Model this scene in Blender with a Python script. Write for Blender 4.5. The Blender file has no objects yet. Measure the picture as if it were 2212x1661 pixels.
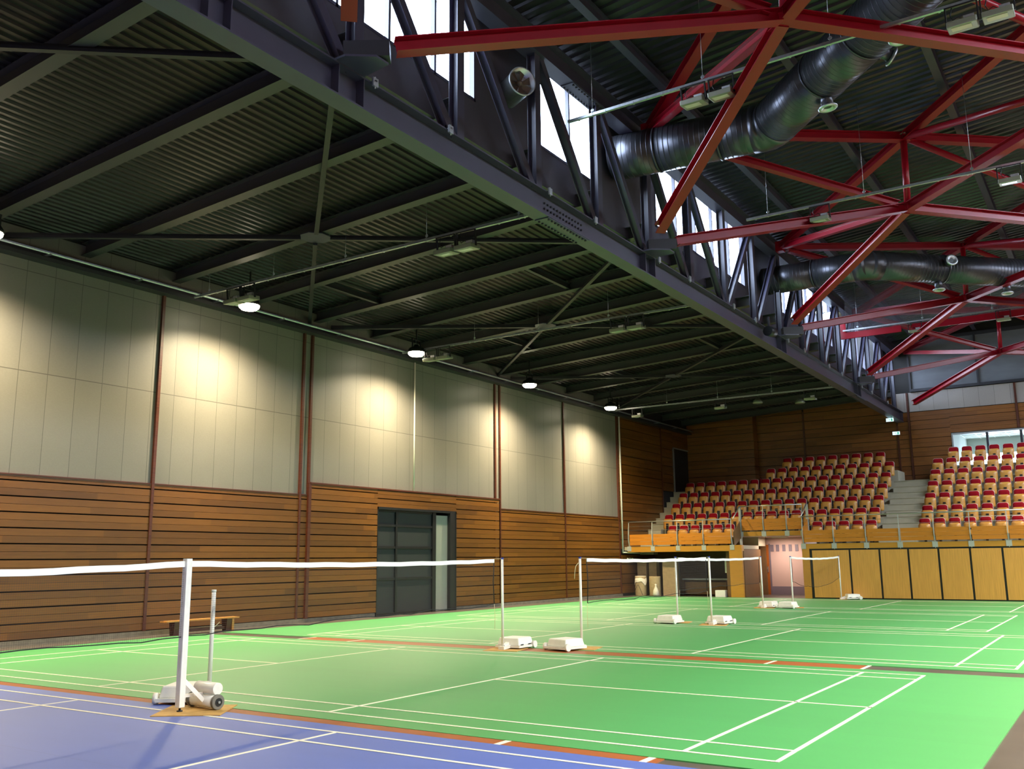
import bpy, math, random
from mathutils import Vector, Matrix
random.seed(7)
SC = bpy.context.scene
COL = SC.collection

# ---------------------------------------------------------------- camera
cam_d = bpy.data.cameras.new('camera'); cam = bpy.data.objects.new('camera', cam_d); COL.objects.link(cam)
R_ = (0.8355113183, 0.5493966929, -0.0091711903)
U_ = (0.1096231734, -0.150310915, 0.9825423089)
F_ = (-0.5384269651, 0.8219305948, 0.1858130796)
cam.matrix_world = Matrix(((R_[0], U_[0], -F_[0], 9.1003), (R_[1], U_[1], -F_[1], -7.2960), (R_[2], U_[2], -F_[2], 1.5346), (0, 0, 0, 1)))
cam_d.sensor_fit = 'HORIZONTAL'; cam_d.sensor_width = 36; cam_d.lens = 32.588
cam_d.clip_start = .05; cam_d.clip_end = 200
SC.camera = cam

# ---------------------------------------------------------------- sky, daylight portals, exposure
SKY = 24.0
LAMP_W = 4200.0        # lamps along the left wall
FILL_LAMP_R = 9800.0        # unseen fill lamps added at the right
W = bpy.data.worlds.new('sky'); SC.world = W; W.use_nodes = True
wn = W.node_tree.nodes['Background']; wn.inputs[0].default_value = (.66, .80, 1.0, 1); wn.inputs[1].default_value = SKY
SC.view_settings.view_transform = 'Standard'; SC.view_settings.look = 'None'
SC.view_settings.exposure = 0.0; SC.view_settings.gamma = 1.0; SC.view_settings.use_curve_mapping = False

def portal(loc, sx, sy, rot):
    l = bpy.data.lights.new('daylight_portal', 'AREA'); l.shape = 'RECTANGLE'; l.size = sx; l.size_y = sy
    l.cycles.is_portal = True
    o = bpy.data.objects.new('daylight_portal', l); o.location = loc; o.rotation_euler = rot; COL.objects.link(o)
portal((.50, 16.0, 10.05), 1.9, 44, (0, -math.pi/2, 0))
portal((15.3, 12.0, 10.4), 2.6, 44, (0, math.pi/2, 0))

# ---------------------------------------------------------------- materials
def sock(nt, x):
    return x
def mat(name, col, rough=.6, metal=0.0, spec=.5, noise=0.0, nscale=8.0, stretch=(1, 1, 1), emit=None, estr=0.0, bump=0.0, coat=0.0):
    m = bpy.data.materials.new(name); m.use_nodes = True
    nt = m.node_tree; b = nt.nodes['Principled BSDF']
    b.inputs['Roughness'].default_value = rough; b.inputs['Metallic'].default_value = metal
    b.inputs['Specular IOR Level'].default_value = spec
    b.inputs['Coat Weight'].default_value = coat
    b.inputs['Base Color'].default_value = (*col, 1)
    if noise or bump:
        tc = nt.nodes.new('ShaderNodeTexCoord'); mp = nt.nodes.new('ShaderNodeMapping'); nz = nt.nodes.new('ShaderNodeTexNoise')
        mp.inputs['Scale'].default_value = stretch; nz.inputs['Scale'].default_value = nscale; nz.inputs['Detail'].default_value = 4
        nt.links.new(tc.outputs['Object'], mp.inputs[0]); nt.links.new(mp.outputs[0], nz.inputs[0])
        if noise:
            r = nt.nodes.new('ShaderNodeMapRange'); r.inputs['From Min'].default_value = .3; r.inputs['From Max'].default_value = .7
            r.inputs['To Min'].default_value = 1 - noise; r.inputs['To Max'].default_value = 1 + noise
            nt.links.new(nz.outputs[0], r.inputs[0])
            v = nt.nodes.new('ShaderNodeVectorMath'); v.operation = 'SCALE'; v.inputs[0].default_value = col
            nt.links.new(r.outputs[0], v.inputs['Scale']); nt.links.new(v.outputs[0], b.inputs['Base Color'])
        if bump:
            bp = nt.nodes.new('ShaderNodeBump'); bp.inputs['Strength'].default_value = bump; bp.inputs['Distance'].default_value = .01
            nt.links.new(nz.outputs[0], bp.inputs['Height']); nt.links.new(bp.outputs[0], b.inputs['Normal'])
    if emit:
        b.inputs['Emission Color'].default_value = (*emit, 1); b.inputs['Emission Strength'].default_value = estr
    return m

class NT:
    def __init__(s, m): s.nt = m.node_tree; s.l = s.nt.links
    def n(s, t): return s.nt.nodes.new('ShaderNode' + t)
    def math(s, op, a, b=None):
        q = s.n('Math'); q.operation = op
        for i, v in enumerate((a, b)):
            if v is None: continue
            if isinstance(v, (int, float)): q.inputs[i].default_value = v
            else: s.l.new(v, q.inputs[i])
        return q.outputs[0]

def plank_mat(name, cols, axis_len='Y', h=.15, z0=.10, seg=2.6, rough=.38):
    """boards running along one axis: each board has its own tone of the wood"""
    m = mat(name, cols[0], rough); t = NT(m); b = m.node_tree.nodes['Principled BSDF']
    tc = t.n('TexCoord'); sp = t.n('SeparateXYZ'); t.l.new(tc.outputs['Object'], sp.inputs[0])
    L = sp.outputs['Y'] if axis_len == 'Y' else sp.outputs['X']
    row = t.math('FLOOR', t.math('DIVIDE', t.math('SUBTRACT', sp.outputs['Z'], z0), h))
    cx = t.math('FLOOR', t.math('DIVIDE', t.math('ADD', L, t.math('MULTIPLY', t.math('MODULO', t.math('MULTIPLY', row, 7.31), 3.0), .37)), seg))
    cb = t.n('CombineXYZ'); t.l.new(row, cb.inputs[0]); t.l.new(cx, cb.inputs[1])
    wn_ = t.n('TexWhiteNoise'); wn_.noise_dimensions = '2D'; t.l.new(cb.outputs[0], wn_.inputs['Vector'])
    mp = t.n('Mapping'); mp.inputs['Scale'].default_value = (.8, .8, 22) if True else (1, 1, 1)
    t.l.new(tc.outputs['Object'], mp.inputs[0])
    nz = t.n('TexNoise'); nz.inputs['Scale'].default_value = 3; nz.inputs['Detail'].default_value = 5; t.l.new(mp.outputs[0], nz.inputs[0])
    f = t.math('ADD', t.math('ADD', t.math('MULTIPLY', wn_.outputs['Value'], .38), .12), t.math('MULTIPLY', nz.outputs[0], .55))
    cr = t.n('ValToRGB'); cr.color_ramp.elements[0].position = .15; cr.color_ramp.elements[1].position = .95
    cr.color_ramp.elements[0].color = (*cols[0], 1); cr.color_ramp.elements[1].color = (*cols[1], 1)
    t.l.new(f, cr.inputs[0]); t.l.new(cr.outputs[0], b.inputs['Base Color'])
    return m

def panel_mat(name, col, axis='Y', pitch=.605, off=0.0, rough=.42):
    """pale fibre board panels: joints every .6 m, slight tone change per panel, fibre flecks"""
    m = mat(name, col, rough); t = NT(m); b = m.node_tree.nodes['Principled BSDF']
    tc = t.n('TexCoord'); sp = t.n('SeparateXYZ'); t.l.new(tc.outputs['Object'], sp.inputs[0])
    L = t.math('DIVIDE', t.math('SUBTRACT', sp.outputs[axis], off), pitch)
    fr = t.math('FRACT', L); idx = t.math('FLOOR', L)
    joint = t.math('LESS_THAN', fr, .02)
    zr = t.math('ADD', t.math('GREATER_THAN', sp.outputs['Z'], 5.32), t.math('GREATER_THAN', sp.outputs['Z'], 7.36))
    jz = t.math('ADD', t.math('COMPARE', sp.outputs['Z'], 5.32), 0.0)
    j1 = t.n('Math'); j1.operation = 'COMPARE'; t.l.new(sp.outputs['Z'], j1.inputs[0]); j1.inputs[1].default_value = 5.32; j1.inputs[2].default_value = .009
    j2 = t.n('Math'); j2.operation = 'COMPARE'; t.l.new(sp.outputs['Z'], j2.inputs[0]); j2.inputs[1].default_value = 7.36; j2.inputs[2].default_value = .008
    jj = t.math('MAXIMUM', joint, t.math('MAXIMUM', j1.outputs[0], j2.outputs[0]))
    cb = t.n('CombineXYZ'); t.l.new(idx, cb.inputs[0]); t.l.new(zr, cb.inputs[1])
    w_ = t.n('TexWhiteNoise'); w_.noise_dimensions = '2D'; t.l.new(cb.outputs[0], w_.inputs['Vector'])
    nz = t.n('TexNoise'); nz.inputs['Scale'].default_value = 38; nz.inputs['Detail'].default_value = 6; nz.inputs['Roughness'].default_value = .7
    mp = t.n('Mapping'); mp.inputs['Scale'].default_value = (1, .6, 1); t.l.new(tc.outputs['Object'], mp.inputs[0]); t.l.new(mp.outputs[0], nz.inputs[0])
    n2 = t.n('TexNoise'); n2.inputs['Scale'].default_value = 1.3; t.l.new(tc.outputs['Object'], n2.inputs[0])
    f = t.math('ADD', .74, t.math('ADD', t.math('MULTIPLY', w_.outputs['Value'], .09), t.math('ADD', t.math('MULTIPLY', nz.outputs[0], .24), t.math('MULTIPLY', n2.outputs[0], .12))))
    f = t.math('MULTIPLY', f, t.math('SUBTRACT', 1.0, t.math('MULTIPLY', jj, .55)))
    v = t.n('VectorMath'); v.operation = 'SCALE'; v.inputs[0].default_value = col; t.l.new(f, v.inputs['Scale']); t.l.new(v.outputs[0], b.inputs['Base Color'])
    bp = t.n('Bump'); bp.inputs['Strength'].default_value = .25; bp.inputs['Distance'].default_value = .004; t.l.new(nz.outputs[0], bp.inputs['Height']); t.l.new(bp.outputs[0], b.inputs['Normal'])
    return m

def sport_mat(name, col, rough=.52, strip=1.5, off=0.0):
    """vinyl court mat rolled out in strips, soft grain and faint seams"""
    m = mat(name, col, rough, spec=1.0); t = NT(m); b = m.node_tree.nodes['Principled BSDF']; b.inputs['IOR'].default_value = 1.6
    b.inputs['Sheen Weight'].default_value = .05; b.inputs['Sheen Roughness'].default_value = .45; b.inputs['Sheen Tint'].default_value = (1, .95, .75, 1)
    tc = t.n('TexCoord'); sp = t.n('SeparateXYZ'); t.l.new(tc.outputs['Object'], sp.inputs[0])
    L = t.math('DIVIDE', t.math('SUBTRACT', sp.outputs['Y'], off), strip)
    seam = t.math('LESS_THAN', t.math('FRACT', L), .008)
    w_ = t.n('TexWhiteNoise'); w_.noise_dimensions = '1D'; t.l.new(t.math('FLOOR', L), w_.inputs['W'])
    mp = t.n('Mapping'); mp.inputs['Scale'].default_value = (.25, 1.4, 1); t.l.new(tc.outputs['Object'], mp.inputs[0])
    nz = t.n('TexNoise'); nz.inputs['Scale'].default_value = 2.2; nz.inputs['Detail'].default_value = 5; t.l.new(mp.outputs[0], nz.inputs[0])
    f = t.math('ADD', .90, t.math('ADD', t.math('MULTIPLY', w_.outputs['Value'], .06), t.math('MULTIPLY', nz.outputs[0], .14)))
    f = t.math('MULTIPLY', f, t.math('SUBTRACT', 1.0, t.math('MULTIPLY', seam, .12)))
    v = t.n('VectorMath'); v.operation = 'SCALE'; v.inputs[0].default_value = col; t.l.new(f, v.inputs['Scale']); t.l.new(v.outputs[0], b.inputs['Base Color'])
    n3 = t.n('TexNoise'); n3.inputs['Scale'].default_value = 120; t.l.new(tc.outputs['Object'], n3.inputs[0])
    bp = t.n('Bump'); bp.inputs['Strength'].default_value = .12; bp.inputs['Distance'].default_value = .002; t.l.new(n3.outputs[0], bp.inputs['Height']); t.l.new(bp.outputs[0], b.inputs['Normal'])
    return m

def glass_mat(name, col=(1, 1, 1), gloss=.08, haze=0.0):
    m = bpy.data.materials.new(name); m.use_nodes = True; nt = m.node_tree; nt.nodes.clear()
    o = nt.nodes.new('ShaderNodeOutputMaterial'); tr = nt.nodes.new('ShaderNodeBsdfTransparent'); tr.inputs[0].default_value = (*col, 1)
    gl = nt.nodes.new('ShaderNodeBsdfGlossy'); gl.inputs['Roughness'].default_value = .03
    mx = nt.nodes.new('ShaderNodeMixShader'); mx.inputs[0].default_value = gloss
    nt.links.new(tr.outputs[0], mx.inputs[1]); nt.links.new(gl.outputs[0], mx.inputs[2])
    last = mx
    if haze:
        df = nt.nodes.new('ShaderNodeBsdfTranslucent'); df.inputs[0].default_value = (.9, .9, .95, 1)
        m2 = nt.nodes.new('ShaderNodeMixShader'); m2.inputs[0].default_value = haze
        nt.links.new(last.outputs[0], m2.inputs[1]); nt.links.new(df.outputs[0], m2.inputs[2]); last = m2
    nt.links.new(last.outputs[0], o.inputs[0])
    return m

def net_mat(name):
    """fine knotted mesh: threads every 2 cm, holes are open"""
    m = mat(name, (.05, .035, .03), .8); t = NT(m); nt = m.node_tree
    b = nt.nodes['Principled BSDF']; out = nt.nodes['Material Output']
    tc = t.n('TexCoord'); sp = t.n('SeparateXYZ'); t.l.new(tc.outputs['Object'], sp.inputs[0])
    a = t.math('LESS_THAN', t.math('FRACT', t.math('DIVIDE', sp.outputs['Y'], .022)), .07)
    c = t.math('LESS_THAN', t.math('FRACT', t.math('DIVIDE', sp.outputs['Z'], .022)), .07)
    f = t.math('MAXIMUM', a, c)
    tr = t.n('BsdfTransparent'); mx = t.n('MixShader'); t.l.new(f, mx.inputs[0]); t.l.new(tr.outputs[0], mx.inputs[1]); t.l.new(b.outputs[0], mx.inputs[2])
    t.l.new(mx.outputs[0], out.inputs[0])
    return m

M = {}
M['wood_wall'] = plank_mat('wood_cladding_side', ((.062, .022, .003), (.20, .074, .009)), 'Y', .152, .10)
M['wood_back'] = plank_mat('wood_cladding_back', ((.10, .032, .006), (.27, .10, .02)), 'X', .2, .05, 2.2)
M['wood_trim'] = mat('wood_trim', (.075, .018, .008), .4, noise=.25, nscale=4, stretch=(1, 1, 8))
M['panel'] = panel_mat('fibre_panels', (.175, .165, .142), 'Y', .605, -.06)
M['panel_back'] = panel_mat('fibre_panels_back', (.34, .30, .28), 'X', .605, .1)
M['purlin'] = mat('purlin_paint', (.050, .048, .048), .45)
M['dark_gap'] = mat('dark_backing', (.012, .010, .009), .8)
M['green'] = sport_mat('green_vinyl', (.030, .285, .058))
M['blue'] = sport_mat('blue_vinyl', (.045, .10, .42), off=.3)
M['line'] = mat('court_paint', (.82, .78, .62), .45)
M['orange_strip'] = mat('orange_lane', (.30, .085, .018), .5, noise=.08, nscale=3)
M['floor'] = mat('grey_brown_floor', (.10, .085, .07), .32, noise=.12, nscale=2)
M['plinth'] = mat('concrete_plinth', (.16, .14, .10), .7, noise=.2)
M['steel'] = mat('slate_painted_steel', (.052, .048, .082), .38, spec=.6, noise=.06, nscale=3)
M['steel_dark'] = mat('dark_painted_steel', (.026, .024, .030), .45)
M['deck'] = mat('dark_roof_sheet', (.019, .016, .018), .33, metal=.35, noise=.15, nscale=2)
M['deck_high'] = mat('grey_roof_sheet', (.060, .060, .066), .28, metal=.55, noise=.15, nscale=2)
M['red'] = mat('red_painted_steel', (.30, .003, .014), .30, spec=.4, noise=.05, nscale=3)
M['duct'] = mat('spiral_duct_metal', (.085, .085, .10), .33, metal=.75, noise=.08, nscale=3)
M['galv'] = mat('galvanised_steel', (.52, .55, .58), .35, metal=.8, noise=.1, nscale=20)
M['rail'] = mat('brushed_rail', (.50, .49, .44), .3, metal=.8)
M['bracket'] = mat('grey_bracket_steel', (.42, .43, .38), .5, metal=.2)
M['post_white'] = mat('white_post_paint', (.80, .77, .70), .35, noise=.05, nscale=12)
M['white_plastic'] = mat('white_plastic', (.78, .76, .68), .4, noise=.04, nscale=10)
M['tape'] = mat('white_net_tape', (.86, .84, .76), .7, noise=.05, nscale=20)
M['cord'] = mat('black_cord', (.012, .012, .012), .8)
M['string'] = mat('cream_string', (.62, .55, .34), .8)
M['net'] = net_mat('net_mesh')
M['mat_pad'] = mat('cardboard_pad', (.52, .30, .08), .7, noise=.15, nscale=9)
M['rubber'] = mat('rubber', (.16, .15, .12), .7)
M['black'] = mat('black_metal', (.010, .010, .012), .4)
M['anthracite'] = mat('anthracite_door', (.008, .010, .012), .35)
M['fixture'] = mat('floodlight_housing', (.30, .31, .24), .35, metal=.5)
M['flood_glass'] = mat('floodlight_glass', (.66, .66, .58), .15, spec=.8)
M['lamp_lens'] = mat('lamp_lens', (.9, .9, .85), .3, emit=(1, .86, .62), estr=28)
M['stand_yellow'] = mat('varnished_plywood', (.48, .22, .028), .35, noise=.07, nscale=5, stretch=(.4, 1, 8))
M['board'] = mat('varnished_boards', (.50, .18, .018), .35, noise=.13, nscale=4, stretch=(.6, 1, 14))
M['panel_wood'] = mat('oak_door_panels', (.58, .29, .060), .4, noise=.13, nscale=3, stretch=(14, 1, .5))
M['concrete'] = mat('pale_concrete', (.42, .38, .27), .7, noise=.05, nscale=3)
M['seat_wood'] = mat('beech_shell', (.62, .29, .055), .33, noise=.06, nscale=6, stretch=(1, 1, 4))
M['seat_red'] = mat('red_upholstery', (.26, .001, .006), .85, spec=.2, noise=.08, nscale=30)
M['seat_rim'] = mat('pale_rim', (.62, .42, .34), .4)
M['brown_wall'] = mat('brown_rendered_wall', (.16, .085, .028), .6, noise=.08)
M['pink_wall'] = mat('pale_plaster', (.60, .42, .36), .7)
M['tile_grey'] = mat('grey_mauve_tiles', (.20, .16, .19), .4)
M['orange_door'] = mat('orange_wood_door', (.42, .12, .02), .35, noise=.1, nscale=4, stretch=(10, 1, .5))
M['cardboard'] = mat('kraft_cardboard', (.34, .23, .12), .75, noise=.08)
M['barrel'] = mat('kraft_barrel', (.44, .32, .16), .7, noise=.08)
M['cloth'] = mat('cream_cloth', (.76, .69, .55), .8, noise=.08, nscale=15, bump=.4)
M['bench_wood'] = mat('bench_wood', (.52, .22, .05), .35, noise=.12, stretch=(1, .4, 8))
M['conc_door'] = mat('pale_door_leaf', (.24, .25, .22), .5)
M['mesh_grey'] = mat('grey_mesh_infill', (.014, .017, .018), .55, noise=.2, nscale=60)
M['blind'] = mat('grey_blind', (.12, .125, .14), .6, noise=.12, nscale=1.2, stretch=(1, 1, 3))
M['exit'] = mat('exit_sign_face', (.7, .9, .95), .4, emit=(.55, .85, 1.0), estr=1.6)
M['exit_mark'] = mat('exit_sign_mark', (.05, .45, .25), .5, emit=(.05, .5, .3), estr=.6)
M['ceil_tile'] = mat('office_ceiling', (.42, .46, .40), .7)
M['ceil_lamp'] = mat('office_lamp', (.9, .9, .9), .5, emit=(.9, 1, .95), estr=2.4)
M['ext_red'] = mat('extinguisher_red', (.30, .01, .02), .3)
M['pvc'] = mat('white_conduit', (.72, .70, .60), .5)
M['blue_cap'] = mat('blue_cap', (.03, .05, .35), .4)
M['glass'] = glass_mat('window_glass', (.97, .98, 1), .05)
M['smoke_glass'] = glass_mat('baffle_glass', (.88, .88, .92), .06, .05)
M['grey_frame'] = mat('grey_window_frame', (.30, .31, .30), .4)
M['cladding'] = mat('grey_cladding_sheet', (.060, .052, .062), .5, noise=.05)
M['hall_wall'] = mat('plain_hall_wall', (.30, .22, .14), .7)
M['fan_dark'] = mat('fan_blade', (.14, .10, .08), .5, metal=.4)
M['sticker'] = mat('white_sticker', (.7, .66, .6), .6)

# ---------------------------------------------------------------- geometry helpers
class MB:
    def __init__(s): s.v = []; s.f = []; s.sm = []
    def add(s, vs, fs, smooth=False):
        o = len(s.v); s.v += [tuple(v) for v in vs]; s.f += [tuple(i + o for i in f) for f in fs]; s.sm += [smooth] * len(fs); return s
    def box(s, x0, x1, y0, y1, z0, z1):
        vs = [(x, y, z) for z in (z0, z1) for y in (y0, y1) for x in (x0, x1)]
        return s.add(vs, [(0, 2, 3, 1), (4, 5, 7, 6), (0, 1, 5, 4), (2, 6, 7, 3), (0, 4, 6, 2), (1, 3, 7, 5)])
    def cbox(s, c, d): return s.box(c[0]-d[0]/2, c[0]+d[0]/2, c[1]-d[1]/2, c[1]+d[1]/2, c[2]-d[2]/2, c[2]+d[2]/2)
    def frame(s, a, b, up=(0, 0, 1)):
        a = Vector(a); b = Vector(b); d = (b - a).normalized(); u = Vector(up)
        if abs(d.dot(u)) > .995: u = Vector((0, 1, 0))
        r = d.cross(u).normalized(); u = r.cross(d).normalized(); return a, b, d, r, u
    def profile(s, a, b, pts, up=(0, 0, 1), smooth=False, caps=True):
        a, b, d, r, u = s.frame(a, b, up); n = len(pts)
        vs = [p + r * x + u * y for p in (a, b) for x, y in pts]
        fs = [(i, (i + 1) % n, n + (i + 1) % n, n + i) for i in range(n)]
        s.add(vs, fs, smooth)
        if caps: s.add(vs, [tuple(reversed(range(n))), tuple(range(n, 2 * n))])
        return s
    def beam(s, a, b, w, h, up=(0, 0, 1)):
        return s.profile(a, b, [(-w/2, -h/2), (w/2, -h/2), (w/2, h/2), (-w/2, h/2)], up)
    def ibeam(s, a, b, w, h, t=.014, tw=.010, up=(0, 0, 1)):
        p = [(-w/2, -h/2), (w/2, -h/2), (w/2, -h/2+t), (tw/2, -h/2+t), (tw/2, h/2-t), (w/2, h/2-t), (w/2, h/2), (-w/2, h/2), (-w/2, h/2-t), (-tw/2, h/2-t), (-tw/2, -h/2+t), (-w/2, -h/2+t)]
        a, b, d, r, u = s.frame(a, b, up); n = 12
        vs = [q + r * x + u * y for q in (a, b) for x, y in p]
        s.add(vs, [(i, (i + 1) % n, n + (i + 1) % n, n + i) for i in range(n)])
        for o in (0, n):
            s.add([vs[o + i] for i in range(n)], [(0, 1, 2, 3, 10, 11), (3, 4, 9, 10), (4, 5, 6, 7, 8, 9)])
        return s
    def tube(s, a, b, r0, r1=None, n=12, caps=True):
        r1 = r0 if r1 is None else r1
        a, b, d, r, u = s.frame(a, b)
        vs = [p + (r * math.cos(2*math.pi*i/n) + u * math.sin(2*math.pi*i/n)) * q for p, q in ((a, r0), (b, r1)) for i in range(n)]
        s.add(vs, [(i, (i + 1) % n, n + (i + 1) % n, n + i) for i in range(n)], True)
        if caps: s.add(vs, [tuple(reversed(range(n))), tuple(range(n, 2 * n))])
        return s
    def path(s, pts, rad, n=8):
        P = [Vector(p) for p in pts]; k = len(P); rads = rad if isinstance(rad, (list, tuple)) else [rad] * k
        rings = []; prev = None
        for i, p in enumerate(P):
            d = ((P[i] - P[i-1]).normalized() if i else Vector()) + ((P[i+1] - P[i]).normalized() if i < k-1 else Vector())
            d.normalize()
            if prev is None:
                u = Vector((0, 0, 1)) if abs(d.z) < .9 else Vector((1, 0, 0))
            else: u = prev
            r = d.cross(u).normalized(); u = r.cross(d).normalized(); prev = u
            rings += [p + (r * math.cos(2*math.pi*j/n) + u * math.sin(2*math.pi*j/n)) * rads[i] for j in range(n)]
        fs = [(i*n+j, i*n+(j+1) % n, (i+1)*n+(j+1) % n, (i+1)*n+j) for i in range(k-1) for j in range(n)]
        s.add(rings, fs, True)
        s.add(rings, [tuple(reversed(range(n))), tuple(range((k-1)*n, k*n))])
        return s
    def lathe(s, c, prof, n=24, axis=(0, 0, 1)):
        c = Vector(c); _, _, d, r, u = s.frame(c, c + Vector(axis), (0, 0, 1))
        vs = [c + d * z + (r * math.cos(2*math.pi*j/n) + u * math.sin(2*math.pi*j/n)) * q for q, z in prof for j in range(n)]
        k = len(prof)
        s.add(vs, [(i*n+j, i*n+(j+1) % n, (i+1)*n+(j+1) % n, (i+1)*n+j) for i in range(k-1) for j in range(n)], True)
        if prof[0][0] > 1e-4: s.add(vs[:n], [tuple(reversed(range(n)))])
        if prof[-1][0] > 1e-4: s.add(vs[-n:], [tuple(range(n))])
        return s
    def prism(s, pts, z0, z1, axis='Z'):
        n = len(pts)
        def mk(p, z): return (p[0], p[1], z) if axis == 'Z' else ((z, p[0], p[1]) if axis == 'X' else (p[0], z, p[1]))
        vs = [mk(p, z) for z in (z0, z1) for p in pts]
        s.add(vs, [(i, (i + 1) % n, n + (i + 1) % n, n + i) for i in range(n)] + [tuple(reversed(range(n))), tuple(range(n, 2*n))])
        return s
    def build(s, name, m, parent=None, bevel=0):
        me = bpy.data.meshes.new(name); me.from_pydata(s.v, [], s.f); me.polygons.foreach_set('use_smooth', s.sm)
        import bmesh
        bm = bmesh.new(); bm.from_mesh(me); bmesh.ops.remove_doubles(bm, verts=bm.verts, dist=1e-5) if len(s.v) < 20000 else None
        bmesh.ops.recalc_face_normals(bm, faces=bm.faces); bm.to_mesh(me); bm.free()
        me.materials.append(M[m] if isinstance(m, str) else m)
        o = bpy.data.objects.new(name, me); COL.objects.link(o)
        if parent: o.parent = parent
        if bevel:
            b = o.modifiers.new('bevel', 'BEVEL'); b.width = bevel; b.segments = 2; b.limit_method = 'ANGLE'
        return o

def B(): return MB()
def empty(name, loc=(0, 0, 0), rz=0.0):
    o = bpy.data.objects.new(name, None); o.empty_display_size = .1; o.location = loc; o.rotation_euler = (0, 0, rz); COL.objects.link(o); return o
def tag(o, label, cat, group=None, kind=None):
    o['label'] = label; o['category'] = cat
    if group: o['group'] = group
    if kind: o['kind'] = kind
    return o
def struct(o, label=None):
    o['kind'] = 'structure'
    if label: o['label'] = label
    return o
def kids(o): return [c for c in ALLC.get(o.name, [])]
def copy_tree(o, children):
    """copy a thing with its parts; children is a nested list [(part, [(sub, [])])]"""
    c = o.copy(); COL.objects.link(c)
    def rec(lst, par):
        for ch, sub in lst:
            d = ch.copy(); COL.objects.link(d); d.parent = par; rec(sub, d)
    rec(children, c)
    return c
ORD = ['', 'first', 'second', 'third', 'fourth', 'fifth', 'sixth', 'seventh', 'eighth', 'ninth', 'tenth', 'eleventh', 'twelfth',
       'thirteenth', 'fourteenth', 'fifteenth', 'sixteenth', 'seventeenth', 'eighteenth', 'nineteenth', 'twentieth']

XW = -8.9
LOW = lambda x: 7.98 + .045 * (x + 8.9)          # underside of the low roof purlins
HIGH = lambda x: 10.82 + .087 * x                # underside of the high roof purlins
YF, YBK = -12.0, 36.7

# ================================================================= SETTING
# ---- floor
struct(B().box(-9.3, 24, -12.3, 37, -.2, 0).build('floor', 'floor'), 'dark grey-brown hall floor')
def court_lines(m, cx, y0, z=.013, w=.04):
    f = lambda x0, x1, ya, yb, dz=0: m.box(cx + x0, cx + x1, y0 + ya, y0 + yb, z - .0025 + dz, z + dz)
    for a in (0, .46, 5.60, 6.06): f(-6.7, 6.7, a, a + w, .0006)
    for a in (-6.7, -5.94, -2.02, 1.98, 5.90, 6.66): f(a, a + w, 0, 6.1)
    f(-6.7, -2.0, 3.03, 3.07); f(2.0, 6.7, 3.03, 3.07)
    return m
def court(name, y0, y1, mt, cx, cy, lab, lab2):
    o = B().box(-8.02, 8.02, y0, y1, .0, .010).build(name, mt)
    tag(o, lab, 'court mat')
    lm = court_lines(B(), cx, cy)
    # keep the lines within the mat
    l = lm.build('court_lines', 'line', o); l['label'] = lab2
    return o
court('court_mat', -10.5, -.50, 'blue', .89, -6.86, 'blue vinyl badminton court mat in the near left corner', 'white court lines')
court('court_mat', -.30, 6.45, 'green', 0, 0, 'nearest green vinyl badminton court mat, beside the blue court', 'white court lines')
court('court_mat', 6.97, 13.85, 'green', .94, 7.33, 'second green vinyl court mat, beyond the wide orange strip', 'white court lines')
court('court_mat', 13.852, 21.2, 'green', -.21, 14.2, 'third green vinyl court mat, its net posts in mid distance', 'white court lines')
court('court_mat', 21.202, 28.62, 'green', .24, 21.7, 'farthest green vinyl court mat, in front of the grandstand panels', 'white court lines')
o = B().box(-5.12, 5.82, 6.45, 6.97, .0, .006).build('floor_lane', 'orange_strip')
tag(o, 'wide orange-brown floor strip between the first and second green courts', 'floor marking')
for x in (-5.13, -3.80, 4.45, 5.81): B().box(x - .025, x + .025, 6.452, 6.968, .005, .008).build('tick_mark', 'line', o)['label'] = 'cream cross mark'
o = B().box(-8.0, 5.9, -.50, -.30, .0, .006).build('floor_lane', 'orange_strip')
tag(o, 'narrow orange-brown floor strip between the blue and green courts', 'floor marking')
for x in (4.45, 5.80): B().box(x - .03, x + .03, -.498, -.302, .005, .008).build('tick_mark', 'line', o)['label'] = 'cream cross mark'

# ---- left wall: backing, fibre panels, wood cladding, strips
struct(B().box(-9.3, XW - .03, -12, 12.95, 0, 8.6).box(-9.3, XW - .03, 16.72, 37, 0, 8.6).box(-9.3, XW - .03, 12.95, 16.72, 3.05, 8.6).build('wall_left', 'dark_gap'), 'left wall of the hall')
p = B()
strips = [-7.0, -3.4, .9, 5.55, 9.97, 10.27, 19.0, 19.31, 23.76, 28.22, 28.42]
edges = [-12] + strips[2:]
p.box(XW - .03, XW, -12, 10.27, 3.27, 8.22).box(XW - .03, XW, 10.27, 19.2, 3.57, 8.22).box(XW - .03, XW, 19.2, 28.40, 3.27, 8.22)
struct(p.build('wall_left', 'panel'), 'pale fibre board panels of the left wall')
def slats(m, y0, y1, z0, z1, pitch=.304, gap=.028, x=XW, th=.035):
    z = z0
    while z < z1 - .05:
        zt = min(z + pitch - gap, z1)
        mid = (z + zt) / 2
        m.box(x - .03, x + th, y0, y1, z, mid - .003).box(x - .03, x + th, y0, y1, mid + .003, zt)
        z += pitch
    return m
p = B(); g = .05
for a, b in ((-12, .9), (.9, 5.55), (5.55, 9.97), (9.97, 10.27)): slats(p, a + g, b - g * .3, .12, 3.26)
slats(p, 10.33, 12.96, .12, 3.57, x=XW + .05); slats(p, 16.72, 19.18, .12, 3.57, x=XW + .05); slats(p, 12.96, 16.72, 3.07, 3.57, pitch=.25, x=XW + .05)
for a, b in ((19.31, 23.76), (23.76, 28.30)): slats(p, a + g, b - g * .3, .12, 3.26)
struct(p.build('wall_left', 'wood_wall'), 'brown slatted wood cladding along the foot of the left wall')
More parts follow.
